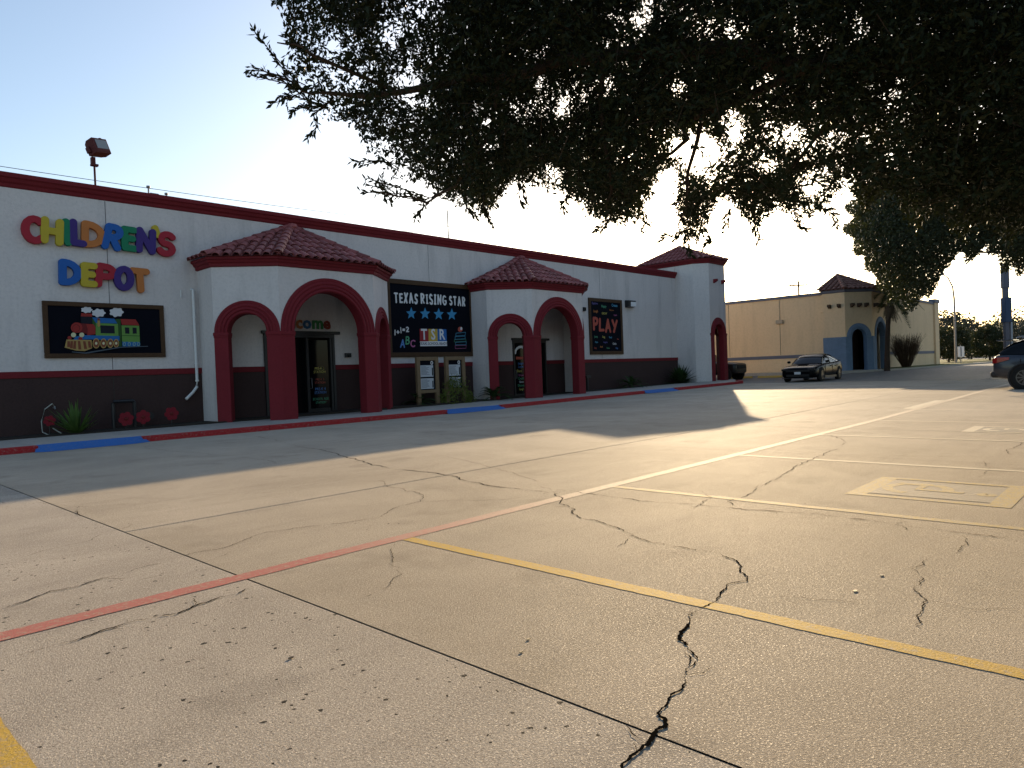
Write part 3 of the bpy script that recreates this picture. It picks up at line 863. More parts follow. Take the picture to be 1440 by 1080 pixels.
G = {  # stroke letters in a box one unit high
 'A': (.72, [[(0, 0), (.36, 1), (.72, 0)], [(.14, .36), (.58, .36)]]),
 'B': (.6, [[(0, 0), (0, 1)], [(0, 1), (.2, 1)]+arc(.22, .76, .28, .24, 90, -90)+[(0, .52)], [(0, .52)]+arc(.25, .26, .35, .26, 90, -90)+[(0, 0)]]),
 'C': (.68, [arc(.4, .5, .4, .5, 48, 312, 13)]),
 'D': (.68, [[(0, 0), (0, 1)]+arc(.1, .5, .58, .5, 90, -90, 11)+[(0, 0)]]),
 'E': (.55, [[(.55, 1), (0, 1), (0, 0), (.55, 0)], [(0, .52), (.45, .52)]]),
 'G': (.7, [arc(.4, .5, .4, .5, 50, 330, 13)+[(.72, .44), (.45, .44)]]),
 'H': (.62, [[(0, 0), (0, 1)], [(.62, 0), (.62, 1)], [(0, .5), (.62, .5)]]),
 'I': (.36, [[(.18, 0), (.18, 1)], [(0, 1), (.36, 1)], [(0, 0), (.36, 0)]]),
 'l': (.1, [[(.05, 0), (.05, 1)]]),
 'L': (.5, [[(0, 1), (0, 0), (.5, 0)]]),
 'N': (.64, [[(0, 0), (0, 1), (.64, 0), (.64, 1)]]),
 'O': (.74, [arc(.37, .5, .37, .5, 0, 360, 17)]),
 'P': (.58, [[(0, 0), (0, 1)], [(0, 1), (.25, 1)]+arc(.27, .73, .31, .27, 90, -90)+[(0, .46)]]),
 'R': (.62, [[(0, 0), (0, 1)], [(0, 1), (.25, 1)]+arc(.27, .74, .31, .26, 90, -90)+[(0, .48)], [(.24, .48), (.62, 0)]]),
 'S': (.56, [arc(.29, .745, .27, .255, 35, 250, 9)+arc(.27, .255, .29, .255, 80, -150, 10)]),
 'T': (.64, [[(.32, 0), (.32, 1)], [(0, 1), (.64, 1)]]),
 'X': (.62, [[(0, 0), (.62, 1)], [(.62, 0), (0, 1)]]),
 'Y': (.64, [[(0, 1), (.32, .5)], [(.64, 1), (.22, 0)]]),
 '1': (.1, [[(.05, 0), (.05, 1)]]),
 '2': (.5, [arc(.24, .74, .24, .26, 160, -30, 8)+[(0, 0), (.5, 0)]]),
 '+': (.5, [[(0, .45), (.5, .45)], [(.25, .2), (.25, .72)]]),
 '=': (.45, [[(0, .6), (.45, .6)], [(0, .38), (.45, .38)]]),
 "'": (.2, [[(.1, .72), (.12, 1)]]),
}
def strokes(ch, x0, z0, w, h, r, lean=0.0, rot=0.0, jit=0.0, rr=random):
    gw, ls = G[ch]; out = []; cx, cz = x0+w/2, z0+h/2
    def f(p):
        x = x0+r+(p[0]/gw)*(w-2*r)+(p[1]-.5)*lean*h; z = z0+r+p[1]*(h-2*r)
        x += rr.uniform(-jit, jit)*h; z += rr.uniform(-jit, jit)*h
        dx, dz = x-cx, z-cz
        return (cx+dx*cos(rot)-dz*sin(rot), cz+dx*sin(rot)+dz*cos(rot))
    for l in ls:
        q = [f(p) for p in l]
        for a, b_ in zip(q[:-1], q[1:]): out.append((a, b_, r*rr.uniform(.85, 1.12) if jit else r))
    return out
def chalk_text(name, txt, x0, x1, z0, z1, r, m, parent, y, slope=0.0, seed=3, gap=.2, space=.45):
    rr = random.Random(seed); h = z1-z0
    ws = [(G[c][0]*1.0+.12 if c != ' ' else space) for c in txt]
    tot = sum(ws)+gap*(len(txt)-1); k = (x1-x0)/tot; x = x0; segs = []
    for c, w in zip(txt, ws):
        if c != ' ':
            zz = z0+slope*(x-x0)+rr.uniform(-.05, .05)*h; hh = h*rr.uniform(.92, 1.1)
            segs += strokes(c, x, zz, w*k, hh, r, rr.uniform(-.02, .06), rr.uniform(-.05, .05), .012, rr)
        x += (w+gap)*k
    return contour_mesh(name, segs, r, y, .003, m, parent, cell=r/2)

# doors
def door(x0, x1, zt, lite0, lite1, texts, lab):
    b_ = MB()
    for q in ((x0, x0+.09), (x1-.09, x1)): b_.box(q[0], q[1], YW-.06, YW+.12, .1, zt)
    b_.box(x0, x1, YW-.061, YW+.121, zt-.12, zt)
    b_.box(x0-.07, x1+.22, YW-.10, YW-.002, zt, zt+.10)
    b_.box(lite0-.10, lite0, YW-.03, YW+.10, .12, zt-.12); b_.box(lite1, lite1+.09, YW-.03, YW+.10, .12, zt-.12)
    d = b_.build('door', M['black'], bld, bevel=.006); tag(d, lab)
    MB().box(lite0, lite1, YW+.05, YW+.07, .30, zt-.2).build('glass_pane', M['dglass'], d)
    MB().box(x0+.09, lite0-.10, YW+.05, YW+.07, .15, zt-.15).build('glass_pane', M['dglass'], d)
    if x1-.09-lite1-.09 > .05: MB().box(lite1+.09, x1-.09, YW+.05, YW+.07, .15, zt-.15).build('glass_pane', M['dglass'], d)
    MB().box(lite0, lite1, YW+.03, YW+.06, .12, .3).build('kick_plate', M['black'], d)
    MB().tube([(lite0+.06, YW+.05, 1.0), (lite0+.06, YW-.05, 1.0), (lite0+.06, YW-.05, 1.35), (lite0+.06, YW+.05, 1.35)], .012, 6).build('handle', M['galv'], d)
    for t, x, z, h, c, sx in texts: text_mesh('lettering', t, x, z, h, c, d, YW+.045, sx)
    MB().box(x0, x1, YW+.3, YW+.9, 0.05, zt).build('vestibule', M['dark'], d)
    return d
cy = flat('chalk_yellow', (.55, .48, .12)); cr = flat('chalk_red', (.45, .09, .06)); cb = flat('chalk_blue', (.10, .24, .55)); cg = flat('chalk_green', (.10, .36, .20))
co_ = flat('chalk_orange', (.55, .20, .06)); cp = flat('chalk_pink', (.45, .13, .28)); cw = flat('chalk_white', (.72, .72, .72)); cpu = flat('chalk_purple', (.14, .12, .34)); cc = flat('chalk_cyan', (.10, .38, .58))
door(D1[0], D1[1], 2.86, 12.55, 13.38, [('PRE-K 2', 12.98, 1.64, .09, cy, .9), ('STATION', 12.98, 1.52, .09, cy, .9), ('PRE-K 3', 12.98, 1.26, .08, cr, .9), ('STATION', 12.98, 1.15, .08, cr, .9),
     ('PRE-K 4', 12.98, .92, .10, cb, .9), ('STATION', 12.98, .80, .09, cb, .9), ('SCHOOL AGE', 12.98, .58, .09, cg, .8), ('STATION', 12.98, .46, .08, cg, .9)], 'black framed glass door with coloured station lettering')
d2 = door(D2[0], D2[1], 2.72, 22.85, 24.0, [('Share', 23.2, 1.28, .12, cy, .9), ('Imagine', 23.35, 1.62, .12, cb, .9), ('Learn', 23.3, 1.47, .12, cb, .9), ('Dream', 23.3, 1.10, .10, cp, .9), ('Create', 23.3, .94, .12, cg, .9), ('Grow', 23.3, .79, .10, cw, .9),
     ('Discover', 23.3, .62, .12, cg, .8), ('Laugh', 23.3, .46, .11, cy, .9)], 'black framed glass door with coloured words and a white arc')
contour_mesh('lettering', [(a, b_, .055) for a, b_ in zip(arc(23.35, 2.15, .38, .28, 0, 180)[:-1], arc(23.35, 2.15, .38, .28, 0, 180)[1:])], .055, YW+.044, .003, cw, d2)
MB().box(23.0, 23.9, YW+.043, YW+.046, 1.86, 1.98).build('red_stripe', cr, d2)
MB().box(13.98, 14.22, YW-.08, YW-.014, 2.05, 2.2).ball((14.1, YW-.09, 2.1), .05, 8).build('intercom', M['black'], bld)

# ------------------------------------------------------------------ signs on the facade
def px4(u, v, sc, ox, oy, y=21.46): return on_wall(ox+u/sc, oy+v/sc, y)
LET = {'r': flat('letter_red', (.36, .022, .036)), 'y': flat('letter_yellow', (.50, .38, .035)), 'g': flat('letter_green', (.014, .19, .09)), 'p': flat('letter_purple', (.055, .03, .17)),
       'o': flat('letter_orange', (.50, .17, .045)), 'b': flat('letter_blue', (.02, .11, .38))}
CN = {'r': 'red', 'y': 'yellow', 'g': 'green', 'p': 'purple', 'o': 'orange', 'b': 'blue'}
def letter_sign(name, lab, items):
    x0, z0 = px4(items[0][1], items[0][4], 4, 0, 180)
    s_ = thing(name, lab, 'lettering sign', (x0, 21.4, z0), 0, 'raised letters on the facade')
    for k, (ch, u0, u1, v0, v1, colr, rot, lean) in enumerate(items):
        xa, za = px4(u0, (v0+v1)/2, 4, 0, 180); xb, _ = px4(u1, (v0+v1)/2, 4, 0, 180)
        _, zt = px4((u0+u1)/2, v0, 4, 0, 180); _, zb = px4((u0+u1)/2, v1, 4, 0, 180)
        h = zt-zb; w = xb-xa; r = .125*min(h, .66) if ch != "'" else .07
        g_ = 'l' if ch == 'I' else ch
        if ch == 'I': segs = [((xa+w*.42, zt-r), (xa+w*.58, zb+r), r*1.15)]
        elif ch == "'": segs = [((xa+w*.35, zt-r), (xa+w*.62, zb+r), r*1.1)]
        else: segs = strokes(g_, xa, zb, w, h, r, lean, R_(rot))
        o = contour_mesh('letter', segs, r, 21.37-.006*(k % 2), .11, LET[colr], s_, cell=.018, bevel=.008)
        tag(o, f'{CN[colr]} letter {ch if ch != chr(39) else "apostrophe"}')
    return s_
letter_sign('raised_lettering', "colourful raised letters spelling CHILDREN'S high on the white wall", [
    ('C', 118, 248, 495, 652, 'r', 0, 0), ('H', 228, 352, 508, 657, 'y', -5, -.02), ('I', 345, 402, 516, 660, 'g', -3, 0), ('L', 390, 482, 520, 666, 'p', -5, -.05), ('D', 456, 587, 531, 676, 'o', -3, 0),
    ('R', 580, 686, 543, 690, 'b', -6, .1), ('E', 680, 768, 558, 694, 'g', -3, -.03), ('N', 763, 870, 566, 708, 'p', -4, 0), ("'", 855, 897, 552, 618, 'y', 0, 0), ('S', 880, 984, 584, 725, 'r', -6, .02)])
letter_sign('raised_lettering', 'colourful raised letters spelling DEPOT above the train picture', [
    ('D', 330, 454, 743, 888, 'b', -2, 0), ('E', 452, 543, 760, 895, 'y', -2, 0), ('P', 535, 650, 766, 902, 'r', -6, 0), ('O', 637, 749, 778, 917, 'p', -4, 0), ('T', 728, 840, 791, 927, 'o', -2, -.05)])
# welcome letters over the first door
s_ = thing('welcome_lettering', 'colourful cut-out letters spelling welcome above the first door', 'lettering sign', (12.1, 21.4, 3.04))
for ch, x, c in zip('welcome', (11.35, 11.75, 12.02, 12.22, 12.52, 12.93, 13.29), (cr, cy, flat('chalk_deep_red', (.25, .03, .03)), flat('wel_orange', (.36, .13, .04)), flat('wel_blue', (.04, .12, .22)), flat('wel_green', (.05, .19, .06)), flat('wel_red', (.24, .05, .03)))):
    text_mesh('letter', ch, x, 3.06, .42, c, s_, 21.44, 1.0, .045, depth=.03)

def board(name, lab, x0, x1, z0, z1, fw, cat='sign'):
    b_ = thing(name, lab, cat, (x0, 21.44, z0))
    MB().box(x0+.02, x1-.02, YW-.045, YW-.002, z0+.02, z1-.02).build('panel', M['chalk'], b_)
    e = MB()
    for i, (a, b2, c, d) in enumerate(((x0, x1, z1-fw, z1), (x0, x1, z0, z0+fw), (x0, x0+fw, z0+fw, z1-fw), (x1-fw, x1, z0+fw, z1-fw))):
        MB().box(a, b2, YW-.075, YW-.003, c, d).build('frame_rail', M['wood'], b_, bevel=.012)
    return b_
YB_ = YW-.045
# the train picture
tb = board('train_signboard', 'framed dark board with a colourful cartoon steam train and clouds', 4.83, 7.86, 2.13, 3.64, .12)
LAYER = [0]
def art(parent, pts, m, sc, ox, oy, name='painted_shape', dz=.0012):
    LAYER[0] += 1
    poly = [px4(u, v, sc, ox, oy, 21.45) for u, v in pts]
    a = sum(poly[i][0]*poly[(i+1) % len(poly)][1]-poly[(i+1) % len(poly)][0]*poly[i][1] for i in range(len(poly)))
    if a < 0: poly = poly[::-1]
    y = YB_-.002-.0012*LAYER[0]
    cu = bpy.data.curves.new(name, 'CURVE'); cu.dimensions = '2D'; cu.fill_mode = 'BOTH'; cu.extrude = .0004
    sp = cu.splines.new('POLY'); sp.points.add(len(poly)-1); sp.use_cyclic_u = True
    for p_, q in zip(sp.points, poly): p_.co = (q[0], q[1], 0, 1)
    return curve_to_plate(cu, name, y, .0008, m, parent)
def oval(cx, cy, rx, ry, n=18): return [(cx+rx*cos(t), cy+ry*sin(t)) for t in np.linspace(0, 2*pi, n, endpoint=False)]
def cloud(cx, cy, rx, ry): return [(cx+rx*(1+.10*cos(7*t))*cos(t), cy+ry*(1+.13*cos(7*t))*sin(t)) for t in np.linspace(0, 2*pi, 42, endpoint=False)]
TR = lambda pts, m: art(tb, pts, m, 7.579, 50, 410)
tred, tdr, tgr, tdg, tbl, tbk, tcr = (flat('train_red', (.30, .03, .025)), flat('train_dark_red', (.15, .015, .015)), flat('train_green', (.13, .28, .06)), flat('train_dark_green', (.03, .09, .02)),
    flat('train_blue', (.02, .13, .36)), flat('train_black', (.008, .01, .018)), flat('train_cream', (.62, .60, .36)))
tgd, tbr, tpb = flat('train_gold', (.40, .27, .09)), flat('train_brown', (.20, .06, .03)), flat('train_pale_blue', (.16, .30, .34))
twh = flat('cloud_white', (.62, .62, .63))
for c in ((545, 195, 58, 32), (672, 228, 70, 42), (862, 220, 72, 48)): TR(cloud(*c), twh)
TR([(845, 295), (905, 292), (918, 585), (880, 585)], tdg)
TR([(905, 292), (1065, 297), (1100, 350), (1105, 362), (920, 355)], tred)
TR([(915, 360), (1103, 365), (1112, 540), (922, 535)], tgr)
TR([(922, 465), (1108, 470), (1108, 477), (922, 472)], tdg)
TR([(950, 382), (998, 384), (1000, 450), (955, 448)], tbk); TR([(1032, 384), (1075, 386), (1078, 448), (1035, 450)], tbk)
TR([(922, 535), (1112, 538), (1112, 585), (925, 585)], tbl)
for x in (945, 997, 1050, 1095): TR(oval(x, 560, 18, 24), tpb); TR(oval(x, 560, 8, 11), tbl)
TR([(600, 275), (835, 290), (868, 340), (640, 335)], tbl)
TR([(600, 280), (640, 335), (640, 470), (605, 350)], tdg)
TR([(640, 335), (875, 345), (882, 475), (640, 470)], tgr)
TR([(685, 360), (838, 366), (842, 448), (692, 444)], tbk)
TR([(520, 465), (890, 475), (892, 525), (580, 510), (400, 515), (420, 480)], tbl)
TR([(530, 345), (615, 350), (635, 380), (635, 455), (550, 468), (530, 400)], tred)
TR([(435, 330), (535, 345), (553, 400), (550, 455), (500, 440), (430, 438)], tdr)
TR(oval(435, 385, 62, 56), tred); TR(oval(430, 390, 42, 40), tdr); TR(oval(428, 392, 36, 34), tred)
TR([(478, 265), (600, 268), (598, 345), (482, 340)], tbk); TR([(484, 230), (598, 238), (600, 268), (478, 265)], tred)
TR([(655, 310), (682, 312), (686, 365), (668, 380), (655, 365)], tgd); TR([(655, 285), (682, 287), (682, 310), (655, 308)], tbr)
TR(oval(400, 463, 27, 25), tcr); TR(oval(488, 463, 27, 25), tcr); TR(oval(358, 495, 22, 20), tred); TR(oval(474, 503, 22, 18), tred)
TR([(325, 512), (592, 518), (598, 605), (520, 635), (430, 630), (305, 598)], tgd)
for a in ((335, 530, 350, 592), (368, 528, 378, 605), (402, 528, 412, 612), (445, 528, 470, 618), (500, 530, 530, 612), (552, 530, 578, 600)):
    TR([(a[0], a[1]), (a[0]+26, a[1]), (a[2]+14, a[3]), (a[2]-18, a[3])], tbr)
for x, s in ((640, 44), (718, 42), (790, 40), (852, 36)): TR(oval(x, 553, s-6, s+10), tgd); TR(oval(x, 553, s-14, s), tbr); TR(oval(x, 553, 13, 15), tcr)
TR([(380, 640), (520, 650), (890, 590), (1190, 580), (1190, 588), (900, 600), (530, 664), (380, 648)], flat('train_rail', (.07, .09, .11)))

# the star board
LAYER[0] = 0
sb = board('star_signboard', 'large framed chalkboard reading Texas Rising Star with four blue stars', 15.88, 20.34, 2.03, 5.02, .18)
SBp = lambda u, v: px4(u, v, 8.307, 530, 380, 21.45)
def span(u0, u1, v0, v1): 
    xa, _ = SBp(u0, (v0+v1)/2); xb, _ = SBp(u1, (v0+v1)/2); _, zt = SBp((u0+u1)/2, v0); _, zb = SBp((u0+u1)/2, v1); return xa, xb, zb, zt
for txt, b4, sd_ in (('TEXAS', (200, 478, 268, 388), 3), ('RISING', (512, 812, 285, 402), 5), ('STAR', (845, 1032, 302, 416), 9)):
    a = span(*b4); chalk_text('lettering', txt, a[0], a[1], a[2], a[3], .035, cw, sb, YB_-.006, seed=sd_)
blue_star = flat('star_blue', (.05, .27, .50))
for cx, cy2 in ((402, 505), (563, 508), (722, 514), (875, 518)):
    art(sb, [(cx+(62 if k % 2 == 0 else 28)*sin(k*pi/5), cy2-(75 if k % 2 == 0 else 33)*cos(k*pi/5)) for k in range(10)], blue_star, 8.307, 530, 380, 'star')
a = span(205, 375, 672, 755); chalk_text('lettering', '1+1=2', a[0], a[1], a[2]-.02, a[3]-.06, .022, cw, sb, YB_-.006, slope=.22, seed=4)
for ch, b4, m_ in (('A', (272, 330, 805, 908), cb), ('B', (335, 385, 770, 868), cg), ('C', (392, 450, 812, 900), cp)):
    a = span(*b4); contour_mesh('lettering', strokes(ch, a[0], a[2], a[1]-a[0], a[3]-a[2], .026, .08, 0, .01, random.Random(6)), .026, YB_-.006, .003, m_, sb, cell=.012)
logo_r, logo_y, logo_b = flat('logo_red', (.30, .025, .03)), flat('logo_gold', (.55, .38, .07)), flat('logo_blue', (.03, .14, .40))
for q, m_ in (([(498, 685), (602, 686), (604, 830), (502, 832)], logo_r), ([(602, 686), (706, 687), (710, 830), (604, 830)], logo_y), ([(706, 687), (810, 690), (816, 828), (710, 830)], logo_b), ([(502, 832), (816, 828), (820, 884), (506, 888)], M['whiteprint'])):
    art(sb, q, m_, 8.307, 530, 380, 'logo_panel')
for ch, u in (('T', 552), ('S', 658), ('R', 760)):
    x, z = SBp(u, 808); text_mesh('lettering', ch, x, z, .43, cw, sb, YB_-.018, .85, .03)
x, z = SBp(662, 872); text_mesh('lettering', 'TEXAS SCHOOL READY', x, z, .115, flat('ink_dark', (.03, .03, .05)), sb, YB_-.018, .86, .01)
# sketched stack of books with an apple
for k, (q, m_) in enumerate((([(925, 735), (1035, 725), (1030, 762), (920, 768)], cc), ([(915, 775), (1030, 770), (1032, 800), (912, 808)], cc), ([(905, 812), (1040, 805), (1042, 830), (905, 838)], cg), ([(920, 842), (1045, 835), (1042, 870), (918, 872)], cc), ([(915, 880), (1045, 878), (1040, 912), (915, 915)], cp))):
    P = [SBp(*p_) for p_ in q]
    contour_mesh('book_sketch', [(P[i], P[(i+1) % 4], .014) for i in range(4)], .014, YB_-.006-.002*(k % 2), .002, flat('faint_chalk_%d' % k, tuple(c*.45 for c in ((.10, .38, .58), (.10, .38, .58), (.10, .36, .20), (.10, .38, .58), (.45, .13, .28))[k])), sb, cell=.01)
art(sb, oval(972, 690, 28, 30), cr, 8.307, 530, 380, 'apple'); art(sb, oval(984, 682, 12, 18), cw, 8.307, 530, 380, 'apple')

# the play board
LAYER[0] = 0
pb = board('play_signboard', 'tall framed chalkboard with the red word PLAY among small words', 28.44, 31.38, 2.03, 4.93, .17)
for ch, b4 in (('P', (232, 305, 445, 640)), ('L', (315, 390, 465, 650)), ('A', (398, 482, 470, 672)), ('Y', (490, 572, 485, 672))):
    xa, _ = px4(b4[0], (b4[2]+b4[3])/2, 9.82, 810, 400); xb, _ = px4(b4[1], (b4[2]+b4[3])/2, 9.82, 810, 400); _, zt = px4(sum(b4[:2])/2, b4[2], 9.82, 810, 400); _, zb = px4(sum(b4[:2])/2, b4[3], 9.82, 810, 400)
    contour_mesh('lettering', strokes(ch, xa, zb, xb-xa, zt-zb, .075, .03, 0, .015, random.Random(2)), .075, YB_-.006, .004, cr if ch != 'q' else cr, pb, cell=.03)
for t, u, v, h, m_ in (('Explore', 258, 275, 36, cpu), ('Happy', 382, 318, 40, cg), ('Create', 530, 308, 44, cc), ('Laugh', 270, 385, 40, co_), ('GROW', 390, 415, 34, cy), ('Discover', 490, 365, 24, co_), ('Learn', 542, 435, 30, cp),
    ('Jump', 275, 735, 34, cg), ('Sing', 380, 738, 34, cy), ('Read', 475, 742, 30, cc), ('Run', 578, 765, 24, cr), ('Paint', 282, 808, 28, cc), ('Imagine', 405, 808, 28, cpu), ('Climb', 530, 832, 32, cw), ('Sing', 265, 888, 28, cr), ('Build', 350, 872, 26, co_), ('Dance', 445, 888, 26, cg), ('Clap', 562, 890, 28, cb)):
    x, z = px4(u, v, 9.82, 810, 400); text_mesh('lettering', t, x, z, h/9.82*.034, m_, pb, YB_-.006, .9, .01)

# ------------------------------------------------------------------ things fixed to the wall and the roof
b_ = thing('wall_lamp', 'black wall-pack lamp with white lens right of the PLAY board', 'wall lamp', (32.0, 21.4, 4.7))
MB().add([(31.72, 21.49, 4.55), (32.42, 21.49, 4.55), (32.42, 21.49, 4.95), (31.72, 21.49, 4.95), (31.72, 21.25, 4.60), (32.42, 21.25, 4.60), (32.42, 21.22, 4.93), (31.72, 21.22, 4.93)], [(0, 1, 2, 3), (4, 5, 6, 7), (0, 1, 5, 4), (3, 2, 6, 7), (0, 3, 7, 4), (1, 2, 6, 5)]).build('housing', M['black'], b_, bevel=.02)
MB().box(31.92, 32.40, 21.20, 21.245, 4.60, 4.85).build('lens', M['whiteprint'], b_, bevel=.02)
b_ = thing('wall_sensor', 'tiny black box on the white wall just left of the PLAY board', 'sensor', (28.1, 21.45, 4.2))
MB().box(27.98, 28.14, 21.38, 21.49, 4.22, 4.42).build('housing', M['black'], b_, bevel=.02); MB().box(28.02, 28.1, 21.36, 21.379, 4.27, 4.36).build('lens', M['dglass'], b_)
t = thing('downpipe', 'white drain pipe down the wall with a bent foot beside the first portico', 'drain pipe', (8.72, 21.4, 1.0))
MB().tube([(8.70, 21.49, 4.17), (8.72, 21.42, 4.14), (8.72, 21.42, 1.42), (8.70, 21.40, 1.22), (8.55, 21.36, 1.05), (8.33, 21.32, .86)], .042, 10).build('pipe', M['pipe'], t, smooth=True)
for z in (3.3, 1.9, 1.38): MB().cyl((8.72, 21.42, z), (0, 0, 1), .052, .05).build('collar', M['pipe'], t)
tag(MB().tube([(8.38, 21.47, 4.12), (8.38, 21.47, 3.9)], .02, 8).build('conduit_stub', M['pipe'], None), 'short white conduit stub on the wall left of the drain pipe', 'conduit')
t = thing('floodlight', 'old red floodlight on a thin post above the parapet', 'floodlight', (6.22, 21.45, 6.86))
MB().tube([(6.22, 21.45, 6.8), (6.22, 21.45, 7.5)], .028, 8).build('post', M['floodred'], t)
MB().box(6.13, 6.31, 21.38, 21.52, 7.40, 7.46).box(6.14, 6.24, 21.38, 21.52, 7.45, 7.64).build('bracket', M['floodred'], t, bevel=.01)
RM = Matrix.Translation((6.3, 21.42, 7.9)) @ Matrix.Rotation(R_(-10), 4, 'Y') @ Matrix.Rotation(R_(22), 4, 'Z') @ Matrix.Rotation(R_(-12), 4, 'X')
e = MB(); vs = []
for y, s in ((.19, .78), (.05, 1.0), (-.19, 1.0)): vs += [(-.23*s, y, -.21*s), (.23*s, y, -.21*s), (.23*s, y, .21*s), (-.23*s, y, .21*s)]
e.add([RM @ Vector(v) for v in vs], [(3, 2, 1, 0), (8, 9, 10, 11)]+[(4*k+i, 4*k+(i+1) % 4, 4*k+4+(i+1) % 4, 4*k+4+i) for k in range(2) for i in range(4)])
e.box(-.28, -.231, -.02, .12, -.14, .02, RM); e.box(.08, .16, -.12, .0, .211, .27, RM)
e.build('housing', M['floodred'], t, bevel=.012)
MB().box(-.15, .19, -.2, -.193, -.09, .16, RM).build('lens', flat('lamp_glass', (.25, .27, .28), .12), t)
MB().box(-.2, .21, -.199, -.1915, -.17, -.095, RM).build('lip', M['floodred'], t)
t = thing('roof_antenna', 'thin grey mast standing on the roof behind the parapet', 'antenna', (23.18, 26, 6.3))
MB().tube([(23.18, 26, 6.2), (23.18, 26, 9.45)], [.035, .028], 8).build('mast', M['galv'], t)
MB().box(23.08, 23.28, 25.9, 26.1, 6.2, 6.32).build('base_plate', M['galv'], t)
t = thing('roof_valve', 'small pipe stub and vent heads poking over the parapet', 'roof vent', (9.0, 24, 6.3))
MB().tube([(8.5, 24, 6.2), (8.5, 24, 7.75)], .025, 6).cyl((8.5, 24, 7.72), (0, 0, 1), .06, .06).build('pipe', M['galv'], t)
MB().box(8.52, 8.78, 23.9, 24.1, 7.25, 7.55).tube([(8.78, 24, 7.32), (9.05, 24, 7.45), (9.05, 24, 7.6)], .03, 6).cyl((9.05, 24, 7.58), (0, 0, 1), .055, .06).build('fitting', M['galv'], t)
def wire(name, a, b_, sag, r, lab, grp=None, n=16):
    pts = []
    for k in range(n+1):
        q = k/n; p_ = Vector(a).lerp(Vector(b_), q); p_.z -= sag*4*q*(1-q); pts.append(p_-Vector(a))
    o = MB().tube(pts, r, 5).build(name, M['black'], None, fix=False); o.location = a
    return tag(o, lab, 'cable', grp)
wire('overhead_cable', (-6, 30, 9.4), (45, 30, 11.0), .7, .012, 'upper of the two thin cables passing above the parapet', 'cables over the roof')
wire('overhead_cable', (-6, 30, 9.15), (45, 30, 10.6), .9, .010, 'lower of the two thin cables passing above the parapet', 'cables over the roof')

# ------------------------------------------------------------------ notice boards
def notice(x0, x1, lab, seed):
    y = 20.62; z0 = rise(x0)+.1
    t = thing('notice_board', lab, 'notice board', ((x0+x1)/2, y, z0), 0, 'notice boards on wooden posts')
    for a in (x0, x1-.16): MB().box(a, a+.16, y, y+.12, z0, 2.0).build('post', M['wood2'], t, bevel=.008)
    MB().box(x0+.16, x1-.16, y+.005, y+.115, 1.86, 2.0).build('top_rail', M['wood2'], t, bevel=.006)
    MB().box(x0+.16, x1-.16, y+.005, y+.115, .62, .74).build('bottom_rail', M['wood2'], t, bevel=.006)
    MB().box(x0+.16, x1-.16, y+.06, y+.09, .74, 1.86).build('back_panel', M['chalk'], t)
    rr = random.Random(seed)
    for za, zb in ((.78, 1.18), (1.24, 1.68)):
        pg = MB().box(x0+.20, x1-.24, y+.052, y+.058, za, zb).build('notice_sheet', flat('notice_paper', (.50, .53, .56)), t)
        e = MB()
        for k in range(9):
            zz = zb-.05-k*.038
            e.box(x0+.23, x0+.23+rr.uniform(.25, .42), y+.0475, y+.0505, zz-.008, zz+.008)
        e.build('print_lines', flat('print_grey', (.16, .18, .22)), t)
        MB().box(x1-.31, x1-.26, y+.047, y+.05, za+.04, zb-.1).build('print_mark', M['chalk'], t)
    contour_mesh('emblem', [(a, b2, .018) for a, b2 in zip(arc(x1-.30, 1.77, .05, .06, 0, 360)[:-1], arc(x1-.30, 1.77, .05, .06, 0, 360)[1:])], .018, y+.05, .003, cw, t)
notice(16.55, 17.62, 'wooden notice board with two paper sheets, left one under the star board', 1)
notice(17.98, 19.02, 'wooden notice board half hidden behind the leafy shrub', 2)

# ------------------------------------------------------------------ planting against the wall
def blade_plant(name, lab, cat, x, y, n, L, w, m, seed, group=None, spread=(15, 75), droop=.25, z0=None):
    rr = random.Random(seed); zb = rise(x)+.1 if z0 is None else z0
    t = thing(name, lab, cat, (x, y, zb), 0, group)
    for k in range(n):
        az = rr.uniform(0, 2*pi); el = R_(rr.uniform(*spread)); l = L*rr.uniform(.65, 1.1); ww = w*rr.uniform(.8, 1.2)
        d = Vector((cos(az)*cos(el), sin(az)*cos(el), sin(el))); sd_ = Vector((-sin(az), cos(az), 0)); rows = []
        for q in (0, .25, .5, .75, 1):
            p_ = Vector((x, y, zb))+d*l*q+Vector((0, 0, -droop*l*q*q*(1-sin(el)*.7))); h = ww*(1-q**2.2)*(.7+.6*q)+.002
            rows.append([p_+sd_*h, p_+Vector((0, 0, -h*.35)), p_-sd_*h])
        MB().grid(rows).build('leaf', m, t, fix=False, smooth=True)
    MB().ball((x, y, zb+.03), .07, 8).build('crown_base', M['bark'], t)
    return t
blade_plant('agave_plant', 'tall green spiky aloe in front of the brown base at far left', 'plant', 5.3, 20.75, 46, .95, .045, M['blade'], 3, spread=(25, 88), droop=.12)
